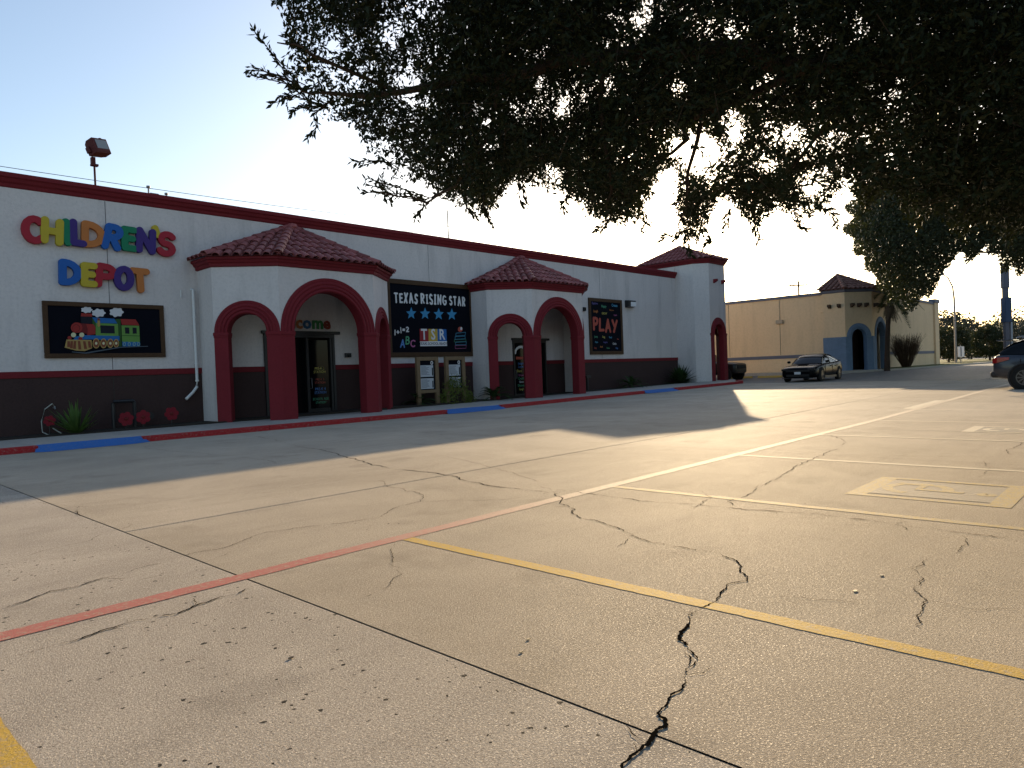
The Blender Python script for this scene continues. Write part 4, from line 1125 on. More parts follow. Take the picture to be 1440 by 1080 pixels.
def frond(e, x, y, z, az, el, L, m, rr, leaflets=22, lw=.018, ll=.17, droop=.55):
    d = Vector((cos(az)*cos(el), sin(az)*cos(el), sin(el))); pts = []
    for q in np.linspace(0, 1, 9):
        pts.append(Vector((x, y, z))+d*L*q+Vector((0, 0, -droop*L*q*q)))
    e.tube(pts, [.014*(1-.8*k/8)+.002 for k in range(9)], 4)
    for k in range(leaflets):
        q = .12+.88*k/leaflets; i = min(7, int(q*8)); f = q*8-i; p_ = pts[i].lerp(pts[i+1], f); tn = (pts[i+1]-pts[i]).normalized()
        sd_ = tn.cross(Vector((0, 0, 1)))
        sd_ = sd_.normalized() if sd_.length > .01 else Vector((1, 0, 0)); up = sd_.cross(tn)
        l = ll*(sin(pi*min(.97, q*.9+.1))**.6)*rr.uniform(.85, 1.1)
        for s in (-1, 1):
            dd = (sd_*s*.85+tn*.55+up*.25).normalized(); b2 = tn*lw
            e.add([p_-b2, p_+b2, p_+dd*l+Vector((0, 0, -.15*l))], [(0, 1, 2)])
def sago(x, y, L, n, lab, seed, group='sago palms along the wall', z0=None):
    rr = random.Random(seed); z = rise(x)+.12 if z0 is None else z0
    t = thing('sago_palm', lab, 'plant', (x, y, z), 0, group)
    for k in range(n):
        e = MB(); frond(e, x, y, z+.12, 2*pi*k/n*2.4+rr.uniform(-.2, .2), R_(rr.uniform(12, 70)), L*rr.uniform(.8, 1.1), None, rr)
        e.build('frond', M['sago'], t, fix=False)
    MB().tube([(x, y, z-.02), (x, y, z+.16)], [.10, .09], 8).build('trunk', M['bark'], t)
sago(20.25, 20.3, 1.15, 26, 'dark feathery sago palm left of the second portico', 1)
sago(16.75, 20.85, .95, 20, 'dark sago palm hidden below the left notice board', 2)
sago(30.7, 20.6, 1.2, 24, 'small spiky sago palm below the PLAY board', 3)
def leaf_cloud(pts, size, aspect, rr, dirs=None, jitter=1.0, droop=0.0):
    """numpy leaf mesh data: every leaf two triangles folded on the midrib"""
    n = len(pts); a = rr.normal(size=(n, 3)) if dirs is None else dirs+jitter*rr.normal(size=(n, 3))*.6
    a[:, 2] -= droop; a /= np.linalg.norm(a, axis=1)[:, None]+1e-9
    b_ = np.cross(a, rr.normal(size=(n, 3))); b_ /= np.linalg.norm(b_, axis=1)[:, None]+1e-9
    c = np.cross(a, b_)
    L = size*rr.uniform(.6, 1.25, n)[:, None]; Wd = L*aspect*.5
    v = np.empty((n, 4, 3)); v[:, 0] = pts; v[:, 2] = pts+a*L
    mid = pts+a*L*.5-c*Wd*.35
    v[:, 1] = mid+b_*Wd+c*Wd*.5; v[:, 3] = mid-b_*Wd+c*Wd*.5
    return v.reshape(-1, 3)
def leaf_object(name, v, m, parent, off=None):
    n = len(v)//4; me = bpy.data.meshes.new(name)
    o_ = np.array(org(parent)) if parent is not None else np.zeros(3)
    me.vertices.add(4*n); me.vertices.foreach_set('co', (v-o_).astype(np.float32).ravel())
    idx = np.arange(n)[:, None]*4+np.array([[0, 1, 2, 0, 2, 3]]); idx = idx.reshape(-1)
    me.loops.add(6*n); me.loops.foreach_set('vertex_index', idx.astype(np.int32))
    me.polygons.add(2*n); me.polygons.foreach_set('loop_start', np.arange(0, 6*n, 3, dtype=np.int32))
    try: me.polygons.foreach_set('loop_total', np.full(2*n, 3, dtype=np.int32))
    except Exception: pass
    me.update(calc_edges=True); me.validate(); me.materials.append(m)
    o = bpy.data.objects.new(name, me); COL.objects.link(o); o.parent = parent
    o['kind'] = 'stuff'
    return o
def shrub(name, lab, x, y, z, sx, sy, sz, n, size, m, seed, cat='shrub', group=None, aspect=.5, stems=7):
    rr = np.random.default_rng(seed); t = thing(name, lab, cat, (x, y, z), 0, group)
    k = max(6, n//45); cen = rr.normal(size=(k, 3)); cen /= np.linalg.norm(cen, axis=1)[:, None]; cen *= rr.uniform(.45, 1, k)[:, None]**.6
    cen[:, 2] = np.abs(cen[:, 2]*1.0)
    p_ = cen[rr.integers(0, k, n)]+rr.normal(size=(n, 3))*.16
    p_ = p_*np.array([sx, sy, sz])+np.array([x, y, z+sz*.12]); p_[:, 2] = np.maximum(p_[:, 2], z+.03)
    leaf_object('foliage', leaf_cloud(p_, size, aspect, rr), m, t)
    e = MB()
    for q in cen[:stems]: e.tube([(x, y, z-.02), (x+q[0]*sx*.4, y+q[1]*sy*.4, z+sz*.4), (x+q[0]*sx*.85, y+q[1]*sy*.85, z+sz*(.12+.85*q[2]))], [.02*max(1, sz*.6), .015, .004], 5)
    e.build('stems', M['bark'], t, fix=False)
    return t
shrub('leafy_shrub', 'light green leafy shrub in front of the right notice board', 18.35, 20.45, .13, .85, .35, .85, 1500, .085, M['yleaf'], 4)
t_ = blade_plant('bushy_plant', 'bushy dark green plant where the wall meets the corner tower', 'plant', 35.75, 20.6, 150, 1.25, .07, M['sago'], 8, spread=(5, 80), droop=.3)
# red metal flowers and the black pipework
def flower(x, y, z, lab, s=.17, rot=0.2):
    t = thing('flower_ornament', lab, 'garden ornament', (x, y, rise(x)+.1), 0, 'red metal flowers against the wall')
    MB().tube([(x, y, rise(x)+.05), (x, y, z)], .012, 6).build('stem', M['black'], t)
    for k in range(6):
        a = rot+k*pi/3; cx, cz = x+s*.72*cos(a), z+s*.72*sin(a)
        poly = [(cx+s*.46*cos(q)*(1.0), cz+s*.46*sin(q)) for q in np.linspace(0, 2*pi, 10, endpoint=False)]
        MB().xz(poly, y-.02-.004*(k % 3), y-.008).build('petal', flat('petal_red', (.21, .012, .022)), t)
    MB().ball((x, y-.03, z), s*.3, 8, (1, .4, 1)).build('centre', tdr, t)
flower(6.52, 20.85, .42, 'red metal flower left of the pair by the black pipework')
flower(6.96, 20.85, .44, 'red metal flower right of the pair by the black pipework', rot=.5)
flower(7.72, 20.85, .48, 'single red metal flower nearest the drain pipe', rot=.1)
flower(4.75, 20.95, .50, 'red metal flower half hidden behind the garden hose', .12)
t = thing('water_pipework', 'black water valve pipework low on the brown wall', 'pipework', (6.7, 21.2, .1))
MB().tube([(6.35, 21.3, .1), (6.35, 21.3, .86), (6.35, 21.25, .90), (6.85, 21.25, .90), (6.88, 21.25, .86), (6.88, 21.25, .1)], .05, 8).build('pipe', M['black'], t, smooth=True)
MB().disc_rings([(.0, -.02), (.09, -.02), (.09, .02), (0, .02)], 12).build('valve_wheel', M['black'], t).location = (6.35-6.7, 21.1-21.2, .88-.1)
MB().cyl((7.25, 21.2, .45), (0, -1, 0), .10, .1, 12).build('meter', M['black'], t)
t = thing('garden_hose', 'pale garden hose looped on the wall at far left', 'hose', (4.75, 21.3, .1))
MB().tube([(4.98, 21.38, .86), (4.9, 21.25, .93), (4.72, 21.2, .80), (4.62, 21.15, .5), (4.60, 21.0, .22), (4.72, 20.85, .13), (4.95, 20.8, .12), (5.02, 20.95, .14), (4.85, 21.1, .3)], .014, 6).build('hose', flat('hose_grey', (.38, .38, .33)), t, smooth=True)
MB().tube([(4.98, 21.49, .82), (4.98, 21.36, .84), (4.98, 21.34, .78)], .022, 6).build('tap', M['galv'], t)
t = thing('gas_meter', 'dark standpipe against the brown wall right of the second portico', 'pipework', (27.9, 21.3, .2))
MB().tube([(27.9, 21.3, .1), (27.9, 21.3, .88)], .06, 8).box(27.72, 28.1, 21.2, 21.42, .86, .98).build('standpipe', M['black'], t)

# ------------------------------------------------------------------ the tan building beyond the drive
tan = thing('tan_building', 'tan stucco building with grey trim and a blue arched corner entrance', 'building', (56, 18, .45))
TX, TT, TYR = 48.0, 5.62, 14.75
MB().box(TX, TX+.3, 16.73, 36, 0, TT).build('wall', M['tan'], tan)
MB().box(52.5, 69, TYR, TYR+.3, 0, TT+.05).build('side_wall', M['tan'], tan)
MB().box(68.7, 69, TYR+.3, 36, 0, TT).box(TX, 69, 36, 36.3, 0, TT).build('rear_wall', M['tan'], tan)
MB().box(TX+.3, 68.7, TYR+.3, 36, TT-.4, TT-.3).build('flat_roof', M['deck'], tan)
MB().box(TX-.07, TX+.3, 16.3, 36, TT, TT+.19).build('parapet_cap', M['slate'], tan)
MB().box(53.5, 69.05, TYR-.07, TYR+.3, TT+.05, TT+.24).build('parapet_cap', M['slate'], tan)
MB().box(67.9, 69.2, TYR-.14, TYR+.3, 0, TT+.2).build('end_pier', M['tan'], tan)
MB().box(67.8, 69.3, TYR-.22, TYR+.3, TT+.2, TT+.5).build('parapet_cap', M['slate'], tan)
MB().box(TX-.03, TX, 16.6, 36, 1.50, 1.72).build('band', M['slate'], tan)
MB().box(54, 69, TYR-.03, TYR, 1.50, 1.72).build('band', M['slate'], tan)
for y in (19.75, 23.5): MB().box(TX-.012, TX, y-.012, y+.012, 1.75, TT).build('control_joint', M['gap'], tan)
t = thing('wall_light_box', 'small pale light fitting with a conduit on the tan wall', 'wall lamp', (TX, 19.72, 4.05))
MB().box(TX-.16, TX-.002, 19.5, 19.98, 3.92, 4.18).build('housing', flat('fitting_beige', (.4, .33, .24)), t, bevel=.02)
MB().tube([(TX-.03, 19.74, 4.18), (TX-.03, 19.74, TT)], .018, 6).build('conduit', flat('fitting_beige', (.4, .33, .24)), t)
pl = [(47.6, 15.33), (49.07, 14.13), (52.47, 14.13), (53.94, 15.33)]
spr = 2.75
e = MB(); us = []
for (a, b_), Ro in zip(zip(pl[:-1], pl[1:]), (.86, 1.32, .86)):
    u, n, w = spandrel(e, a, b_, spr, TT+.02, Ro); us.append(u)
e.box(47.6, 48.05, 15.33, 16.72, spr, TT+.02); e.box(53.6, 53.94, 15.33, 16.0, 0, TT+.02)
ent = e.build('entrance_tower', M['tan'], tan)
MB().box(47.585, 47.9, 15.30, 16.74, .3, spr).build('blue_base', M['bluestone'], ent, bevel=.02)
for (a, b_), Ri, Ro in zip(zip(pl[:-1], pl[1:]), (.50, .98, .50), (.85, 1.31, .85)):
    arch_ring(a, b_, spr, Ri, Ro, .35, 1, 24).build('arch', M['bluestone'], ent, smooth=True)
for P, ua, ub, la, lb in ((pl[0], None, us[0], 0, .44), (pl[1], us[0], us[1], .44, .72), (pl[2], us[1], us[2], .72, .44), (pl[3], us[2], None, .44, 0)):
    poly = corner_poly(P, ua, ub, la, lb, .34, .03)
    MB().prism([tuple(q) for q in poly], .3, spr).build('pillar', M['bluestone'], ent, bevel=.02)
MB().box(49.6, 49.8, 15.9, 18.5, .3, 4.2).box(49.6, 53.5, 16.4, 16.6, .3, 4.4).build('inner_wall', M['brown'], ent)
MB().add([(x, y, 4.45) for x, y in [(47.62, 16.9)]+pl+[(53.9, 17)]], [(0, 1, 2, 3, 4, 5)]).build('ceiling', M['tan'], ent)
for (x, y), n in (((47.6, 16.25), (-1, 0)), ((47.6, 15.65), (-1, 0)), ((47.95, 15.04), (-.63, -.77)), ((48.34, 14.73), (-.63, -.77)), ((48.72, 14.42), (-.63, -.77)), ((49.5, 14.13), (0, -1)), ((50.3, 14.13), (0, -1)), ((51.1, 14.13), (0, -1)), ((51.9, 14.13), (0, -1))):
    corbel(ent, (x, y, 4.78), n, 1.15, M['polewood'])
path = [(47.6, 16.75)]+pl+[(53.94, 16.0)]
sweep([(-.05, TT), (.02, TT+.01), (.08, TT+.06), (.10, TT+.2), (-.3, TT+.2)], path).build('cornice', M['slate'], ent)
EV = [(47.45, 16.95, TT+.2), (47.4, 15.25, TT+.2), (49.0, 13.93, TT+.2), (52.55, 13.93, TT+.2), (54.1, 15.25, TT+.2), (54.1, 17.2, TT+.2)]
AP = (50.0, 16.5, 7.0); jt = MB(); d = MB()
for a, b_ in zip(EV, EV[1:]+EV[:1]):
    d.add([a, b_, AP], [(0, 1, 2)])
for a, b_ in zip(EV[:-1], EV[1:]): tile_face(a, b_, AP, ent, join=jt, pitch=.32)
for q in EV: ridge_line(q, AP, ent, join=jt)
d.build('roof_deck', M['tile2'], ent); tag(jt.build('roof_tiles', M['tile2'], ent, fix=False), kind='stuff')

# strip, kerb and grass along the tan building
tz = lambda x: rise(x)
side2 = thing('far_sidewalk', None, None); struct(side2)
MB().prism([(46.6, 36), (46.6, 15.2), (48.4, 13.3), (54, 12.9), (78, 11.6), (78, 12.1), (54, 14.7), (47.6, 17), (48.1, 36)][::-1], .3, .56).build('paving_slab', M['walk'], side2)
MB().prism([(48.6, 13.45), (54, 13.05), (69.5, 12.25), (69.5, 14.75), (53.0, 14.7), (52.6, 13.6), (50, 13.9)], .3, .59).build('planting_bed', M['grass'], side2)
MB().prism([(69.5, 12.2), (110, 10.2), (140, 30), (69.5, 34)], .3, .55).build('grass_verge', M['grass'], side2)
for k, (y, lab) in enumerate(((21.2, 'yellow wheel stop left of the black car, seen beside the pickup'), (19.2, 'yellow wheel stop just left of the black car'))):
    t = thing('wheel_stop', lab, 'wheel stop', (44.8, y, rise(44.8)), 0, 'yellow wheel stops by the tan wall')
    MB().add([(44.7, y-.8, rise(44.8)), (44.9, y-.8, rise(44.8)), (44.87, y-.8, rise(44.8)+.14), (44.73, y-.8, rise(44.8)+.14), (44.7, y+.8, rise(44.8)), (44.9, y+.8, rise(44.8)), (44.87, y+.8, rise(44.8)+.14), (44.73, y+.8, rise(44.8)+.14)],
             [(0, 1, 2, 3), (4, 5, 6, 7), (0, 1, 5, 4), (1, 2, 6, 5), (2, 3, 7, 6), (3, 0, 4, 7)]).build('block', M['yellow'], t, bevel=.02)
    for dy in (-.5, .5): MB().cyl((44.8, y+dy, rise(44.8)+.139), (0, 0, 1), .018, .012).build('pin', M['galv'], t)

# ------------------------------------------------------------------ vehicles (built facing +X, moved into place)
def wheel(parent, x, y, r, w, side_, rim_m, nsp=10):
    h = thing('wheel', None, None, (x, y, r)); h.parent = parent
    s = side_
    MB().disc_rings([(r*.62, -w/2*s), (r*.72, -w/2*s*1.05), (r*.95, -w/2*s), (r, -w*.3*s), (r, w*.3*s), (r*.95, w/2*s), (r*.72, w/2*s*1.05), (r*.64, w/2*s*.96), (r*.62, w/2*s*.5)], 32).build('tyre', M['tyre'], h, smooth=True, world=False)
    e = MB(); e.disc_rings([(r*.66, w/2*s*.5), (r*.66, w/2*s*.98), (r*.60, w/2*s*.98), (r*.58, w/2*s*.55)], 32)
    for k in range(nsp):
        a = 2*pi*k/nsp; ca, sa = cos(a), sin(a); b_ = r*.045; y0, y1 = w/2*s*.60, w/2*s*.9
        q = lambda rr_, t, y_: (rr_*ca-t*sa, y_, rr_*sa+t*ca)
        e.add([q(r*.12, -b_, y1), q(r*.12, b_, y1), q(r*.62, b_*1.5, y1*.96), q(r*.62, -b_*1.5, y1*.96), q(r*.12, -b_, y0), q(r*.12, b_, y0), q(r*.62, b_*1.5, y0), q(r*.62, -b_*1.5, y0)],
              [(0, 1, 2, 3), (0, 1, 5, 4), (1, 2, 6, 5), (2, 3, 7, 6), (3, 0, 4, 7)])
    e.disc_rings([(0, w/2*s*.95), (r*.14, w/2*s*.93), (r*.15, w/2*s*.6)], 16)
    e.build('rim', rim_m, h, world=False)
    MB().disc_rings([(0, w/2*s*.4), (r*.64, w/2*s*.4)], 20).build('brake_disc', M['dark'], h, world=False)
    return h
def loft(stations, crown=.02):
    rows = []
    for x, w, zb, zt in stations:
        h = zt-zb
        half = [(0, zb), (w*.86, zb), (w*.97, zb+h*.10), (w, zb+h*.30), (w*1.0, zb+h*.55), (w*.975, zb+h*.80), (w*.93, zb+h*.94), (w*.80, zt), (w*.4, zt+crown*.8), (0, zt+crown)]
        rows.append([(x, y, z) for y, z in half]+[(x, -y, z) for y, z in half[::-1][1:-1]]+[(x, 0, zb)])
    e = MB().grid(rows)
    n = len(rows[0])
    e.f.append(tuple(range(n-1))); k = (len(rows)-1)*n; e.f.append(tuple(range(k, k+n-1))[::-1])
    return e
def strips_side(e, pts_lo, pts_hi, y_lo, y_hi, s):
    e.grid([[(x, s*y_lo, z) for x, z in pts_lo], [(x, s*y_hi, z) for x, z in pts_hi]])
def vehicle(kind, name, lab, cat, loc, rotz, paint_m):
    t = thing(name, lab, cat, loc, rotz)
    B = lambda e, nm, m, p=t, **k: e.build(nm, m, p, world=False, **k)
    if kind == 'sedan':
        L, W2, wr, wx = 4.95, .95, .35, (1.48, -1.55)
        st = [(2.47, .70, .34, .60), (2.44, .80, .24, .68), (2.28, .90, .20, .77), (1.7, .94, .19, .86), (1.0, .95, .19, .92), (.75, .95, .19, .95), (0, .95, .19, .97), (-1.0, .95, .19, 1.0), (-1.6, .96, .2, 1.04), (-2.1, .94, .24, 1.07), (-2.38, .88, .32, 1.05), (-2.46, .78, .45, .98)]
        gh = [(1.0, .80, .93, .78, .95), (.45, .82, .95, .66, 1.30), (.15, .82, .96, .62, 1.42), (-.35, .82, .97, .60, 1.475), (-1.0, .82, .99, .60, 1.45), (-1.45, .82, 1.02, .62, 1.34), (-2.0, .80, 1.06, .72, 1.09)]
        roof = (1, 5)
    elif kind == 'suv':
        L, W2, wr, wx = 4.6, .98, .385, (1.36, -1.38)
        st = [(2.28, .76, .42, .78), (2.22, .88, .32, .92), (1.95, .95, .28, 1.02), (1.2, .97, .28, 1.08), (.6, .97, .28, 1.09), (0, .97, .28, 1.10), (-1.0, .97, .28, 1.13), (-1.7, .97, .30, 1.16), (-2.05, .95, .34, 1.17), (-2.22, .90, .40, 1.12), (-2.30, .82, .52, 1.02)]
        gh = [(1.0, .84, 1.07, .80, 1.10), (.45, .86, 1.08, .70, 1.48), (.1, .86, 1.09, .68, 1.62), (-.5, .86, 1.10, .67, 1.68), (-1.2, .86, 1.12, .66, 1.66), (-1.75, .85, 1.14, .64, 1.59), (-2.12, .83, 1.14, .72, 1.20)]
        roof = (2, 6)
    else:
        L, W2, wr, wx = 5.4, .97, .39, (1.98, -1.75)
        st = [(2.70, .80, .50, 1.0), (2.6, .93, .40, 1.12), (1.6, .97, .36, 1.20), (.9, .97, .36, 1.22), (0, .97, .36, 1.24), (-.9, .97, .36, 1.25), (-2.4, .97, .40, 1.25), (-2.66, .95, .44, 1.24), (-2.72, .92, .52, 1.2)]
        gh = [(1.3, .86, 1.2, .82, 1.24), (.75, .87, 1.22, .70, 1.66), (.3, .87, 1.22, .68, 1.84), (-.4, .87, 1.23, .68, 1.86), (-.75, .87, 1.24, .70, 1.80), (-.95, .87, 1.24, .84, 1.26)]
        roof = (1, 4)
    body = B(loft(st), 'body', paint_m, smooth=True, sub=2)
    # greenhouse: dark glass with painted roof and pillars over it
    rows = [[(x, wb, zb), (x, wb*.55+wt*.45, zb+(zt-zb)*.5), (x, wt, zt-.04*(zt > zb+.1)), (x, wt*.8, zt), (x, 0, zt+.015), (x, -wt*.8, zt), (x, -wt, zt-.04*(zt > zb+.1)), (x, -(wb*.55+wt*.45), zb+(zt-zb)*.5), (x, -wb, zb)] for x, wb, zb, wt, zt in gh]
    B(MB().grid(rows), 'windows', M['dglass'], smooth=True, sub=1)
    a, b_ = roof
    rp = [[(x, y*1.012, z+.012) for x, y, z in r[2:7]] for r in rows[a:b_+1]]
    B(MB().grid(rp), 'roof', paint_m, smooth=True, sub=1)
    for s in (1, -1):
        for nm, i0, i1 in (('front_pillar', 0, roof[0]), ('rear_pillar', roof[1], len(gh)-1)):
            e = MB(); P = [rows[i] for i in range(i0, i1+1)]
            j = (2, 1) if s > 0 else (6, 7)
            up = [Vector(r[j[0]]) for r in P]
            wdt = .07 if i0 == 0 else .16
            e.grid([[u+Vector((0, s*.012, .012)) for u in up], [u+Vector((-wdt if i0 == 0 else wdt, s*.035, -.05)) for u in up]])
            B(e, nm, paint_m)
        m_ = len(gh)//2; r = rows[m_]; r0 = rows[m_][2 if s > 0 else 6]; rb = rows[m_][0 if s > 0 else 8]
        x0 = gh[m_][0]
        B(MB().grid([[(x0-.06, rb[1]+s*.02, rb[2]), (x0+.06, rb[1]+s*.02, rb[2])], [(x0-.05, r0[1]+s*.03, r0[2]), (x0+.05, r0[1]+s*.03, r0[2])]]), 'centre_pillar', M['black'])
        # door seams and handles
        zt_ = st[len(st)//2][3]
        for xx in ((gh[0][0]-.1), x0, gh[-2][0]+.25):
            B(MB().box(xx-.006, xx+.006, s*(W2*.985), s*(W2*1.006), .38, zt_-.1), 'door_seam', M['dark'])
        for xx in (x0+.2, gh[-2][0]+.45): B(MB().box(xx-.09, xx+.09, s*(W2*.97), s*(W2*1.02), zt_-.19, zt_-.155), 'door_handle', paint_m if kind != 'pickup' else M['black'])
        B(MB().ball((gh[0][0]-.22, s*(W2+.07), zt_+.08), .1, 8, (.6, 1.1, .75)), 'mirror', paint_m, smooth=True)
        B(MB().box(-1.0, 1.0, s*(W2*.96), s*(W2*1.0), st[5][2]-.02, st[5][2]+.09), 'sill', M['black'])
        for x in wx:
            e = MB(); e.disc_rings([(0, s*(W2+.004)), (wr*1.14, s*(W2+.004)), (wr*1.16, s*(W2-.12))], 28)
            o = B(e, 'wheel_arch', M['dark']); o.location = (x, 0, wr+.01)
            if kind == 'suv':
                e = MB(); e.disc_rings([(wr*1.14, s*(W2+.004)), (wr*1.15, s*(W2+.028)), (wr*1.24, s*(W2+.022)), (wr*1.26, s*(W2-.03))], 28)
                o = B(e, 'arch_trim', M['black'], smooth=True); o.location = (x, 0, wr+.01)
            wheel(t, x, s*(W2-.085), wr, .23, s, M['rim'])
    f = st[0][0]; r = st[-1][0]
    if kind == 'sedan':
        B(MB().box(f-.10, f+.012, -.62, .62, .53, .63), 'grille', M['dark'], bevel=.02)
        B(MB().box(f-.12, f+.012, -.60, .60, .26, .40), 'lower_intake', M['dark'], bevel=.03)
        for s in (1, -1):
            B(MB().box(f-.24, f-.015, s*.50, s*.86, .58, .70), 'headlight', M['dark'], bevel=.03)
            for yy in (.60, .74): B(MB().ball((f-.05-(yy-.5)*.3, s*yy, .64), .055, 10, (.7, 1, 1)), 'headlight_lens', M['lamp'], smooth=True)
            B(MB().box(r+.02, r-.012, s*.15, s*.80, .84, .95), 'tail_light', M['tail'], bevel=.02)
        B(MB().box(f, f+.02, -.16, .16, .40, .53), 'number_plate', M['plate'])
        B(MB().box(1.35, 1.75, -.25, .25, .885, .935), 'bonnet_scoop', paint_m, bevel=.03)
        B(MB().box(r+.02, r+.28, -.80, .80, 1.075, 1.10), 'spoiler', paint_m, bevel=.01)
        B(MB().box(f-.35, f+.03, -.80, .80, .185, .215), 'front_lip', M['black'], bevel=.01)
    elif kind == 'suv':
        for s in (1, -1):
            e = MB(); e.add([(r+.02, s*.86, 1.02), (r+.02, s*.86, .86), (r+.16, s*.955, .88), (r+.16, s*.95, 1.06), (r+.50, s*.972, .98), (r+.50, s*.965, 1.06), (r-.035, s*.45, .90), (r-.03, s*.45, 1.0)], [(0, 1, 2, 3), (3, 2, 4, 5), (1, 0, 7, 6)])
            B(e, 'tail_light', M['tail'])
            B(MB().box(f-.25, f-.02, s*.50, s*.88, .78, .90), 'headlight', M['lamp'], bevel=.03)
            B(MB().tube([(.2, s*.66, 1.72), (.1, s*.66, 1.74), (-1.5, s*.64, 1.73), (-1.65, s*.64, 1.69)], .018, 6), 'roof_rail', M['silver'])
        B(MB().box(-2.18, -1.72, -.62, .62, 1.60, 1.645), 'spoiler', paint_m, bevel=.02)
        B(MB().box(r-.05, r+.35, -.86, .86, .40, .60), 'rear_bumper', M['black'], bevel=.06)
        B(MB().box(r-.06, r+.3, -.70, .70, .335, .40), 'skid_plate', M['silver'], bevel=.02)
        B(MB().box(r-.012, r+.05, -.26, .26, .72, .86), 'number_plate', M['plate'])
        B(MB().box(f-.1, f+.015, -.55, .55, .62, .80), 'grille', M['dark'], bevel=.02)
    else:
        B(MB().box(-2.6, -.98, -.82, .82, 1.262, 1.275), 'bed_floor', M['black'])
        for s in (1, -1): B(MB().box(r-.01, r+.06, s*.80, s*.93, .85, 1.18), 'tail_light', M['tail'], bevel=.02)
        B(MB().box(r-.14, r-.01, -.9, .9, .52, .70), 'rear_bumper', M['galv'], bevel=.03)
        B(MB().box(f-.02, f+.02, -.6, .6, .75, .98), 'grille', M['dark'], bevel=.02)
    return t
vehicle('sedan', 'sedan_car', 'black muscle sedan parked facing out in front of the tan building', 'car', (39.65, 14.55, rise(39.6)), R_(182.5), M['carblack'])
vehicle('suv', 'suv_car', 'dark blue-grey suv cut off by the photo edge, its rear at the stalls', 'car', (28.80, 2.10, rise(28.5)), R_(-90), M['cargrey'])
vehicle('pickup', 'pickup_truck', 'dark pickup truck mostly hidden behind the corner tower', 'pickup', (42.6, 22.78, rise(42.5)), R_(-90), M['carbrown'])

# ------------------------------------------------------------------ the big oak overhead
def at_dist(u, v, D):
    d = ray(u, v); d = d/np.linalg.norm(d); return np.array([0, 0, EYE])+d*D
TRK = np.array([9.6, -2.4])
oak = thing('oak_tree', 'huge dark live oak hanging over the top of the picture', 'tree', (TRK[0], TRK[1], 0))
MB().prism([(TRK[0]+1.5*cos(a), TRK[1]+1.5*sin(a)) for a in np.linspace(0, 2*pi, 24, endpoint=False)], -.02, .06).build('tree_bed', M['soil'], lot)
e = MB()
e.tube([(9.6, -2.4, 0), (9.58, -2.38, .3), (9.55, -2.3, 1.2), (9.5, -2.2, 2.2), (9.4, -2.05, 2.9)], [.52, .36, .31, .31, .30], 14)
e.build('trunk', M['bark'], oak, smooth=True)
limbs = []
def limb(pts, r0, r1, wig=.06, seed=0):
    rr = random.Random(seed); P = [Vector(p) for p in pts]; out = []
    for a, b_ in zip(P[:-1], P[1:]):
        n = max(2, int((b_-a).length/.3))
        for k in range(n): out.append(a.lerp(b_, k/n)+Vector((rr.gauss(0, wig), rr.gauss(0, wig), rr.gauss(0, wig)))*(k > 0))
    out.append(P[-1]); n = len(out)
    o = MB().tube(out, [r0+(r1-r0)*(k/(n-1)) for k in range(n)], 9).build('limb', M['bark'], oak, smooth=True)
    limbs.append(out); return out
fork = (9.4, -2.05, 2.7)
px = lambda l: [tuple(at_dist(*q)) for q in l]
limb([fork, (9.3, -.6, 4.4)]+px([(1440, 55, 8.9), (1330, 70, 8.7), (1240, 90, 8.3), (1140, 92, 7.9), (1000, 70, 7.6), (850, 80, 7.3), (700, 110, 7.1), (560, 130, 6.9), (450, 130, 6.8)]), .22, .015, .04, 1)
limb([fork, (8.8, -1.0, 4.2), (7.6, 1.5, 5.4), (6, 3.6, 6.3), (4, 5.2, 7.0)], .2, .03, .06, 2)
limb([fork, (8.0, -2.5, 4.5), (5.5, -3.2, 6), (2.5, -3.5, 6.8)], .19, .03, .06, 3)
limb([fork, (10.5, -4, 4.5), (11.5, -7, 6), (12, -9.5, 6.4)], .19, .03, .06, 4)
limb([fork, (11, -1, 4.6), (13, 1, 5.6), (15, 3.5, 5.8)], .18, .03, .06, 5)
limb([fork, (9.6, -2, 5), (9, -1, 7.5), (8.6, 0, 9)], .2, .03, .06, 6)
limb(px([(1140, 92, 7.9), (1040, 140, 7.7), (975, 165, 7.6), (958, 178, 7.6), (968, 195, 7.6), (945, 215, 7.6), (930, 222, 7.5)]), .045, .012, .01, 7)
limb(px([(560, 130, 6.9), (440, 78, 6.7), (415, 62, 6.7), (390, 60, 6.6)]), .02, .005, .02, 8)
limb(px([(700, 110, 7.1), (690, 190, 7.0), (640, 262, 6.9), (600, 286, 6.9), (560, 276, 6.9), (520, 268, 6.9)]), .02, .004, .02, 9)
limb(px([(450, 130, 6.8), (425, 128, 6.8), (400, 112, 6.8), (365, 104, 6.8)]), .012, .003, .01, 10)
limb(px([(1000, 70, 7.6), (980, 200, 7.5), (965, 290, 7.4), (962, 340, 7.4)]), .03, .004, .03, 11)
limb(px([(1240, 90, 8.3), (1150, 190, 8.2), (1080, 270, 8.1), (1045, 300, 8.0)]), .03, .004, .03, 12)
limb(px([(850, 80, 7.3), (850, 200, 7.3), (860, 270, 7.3), (855, 305, 7.3)]), .03, .004, .03, 13)

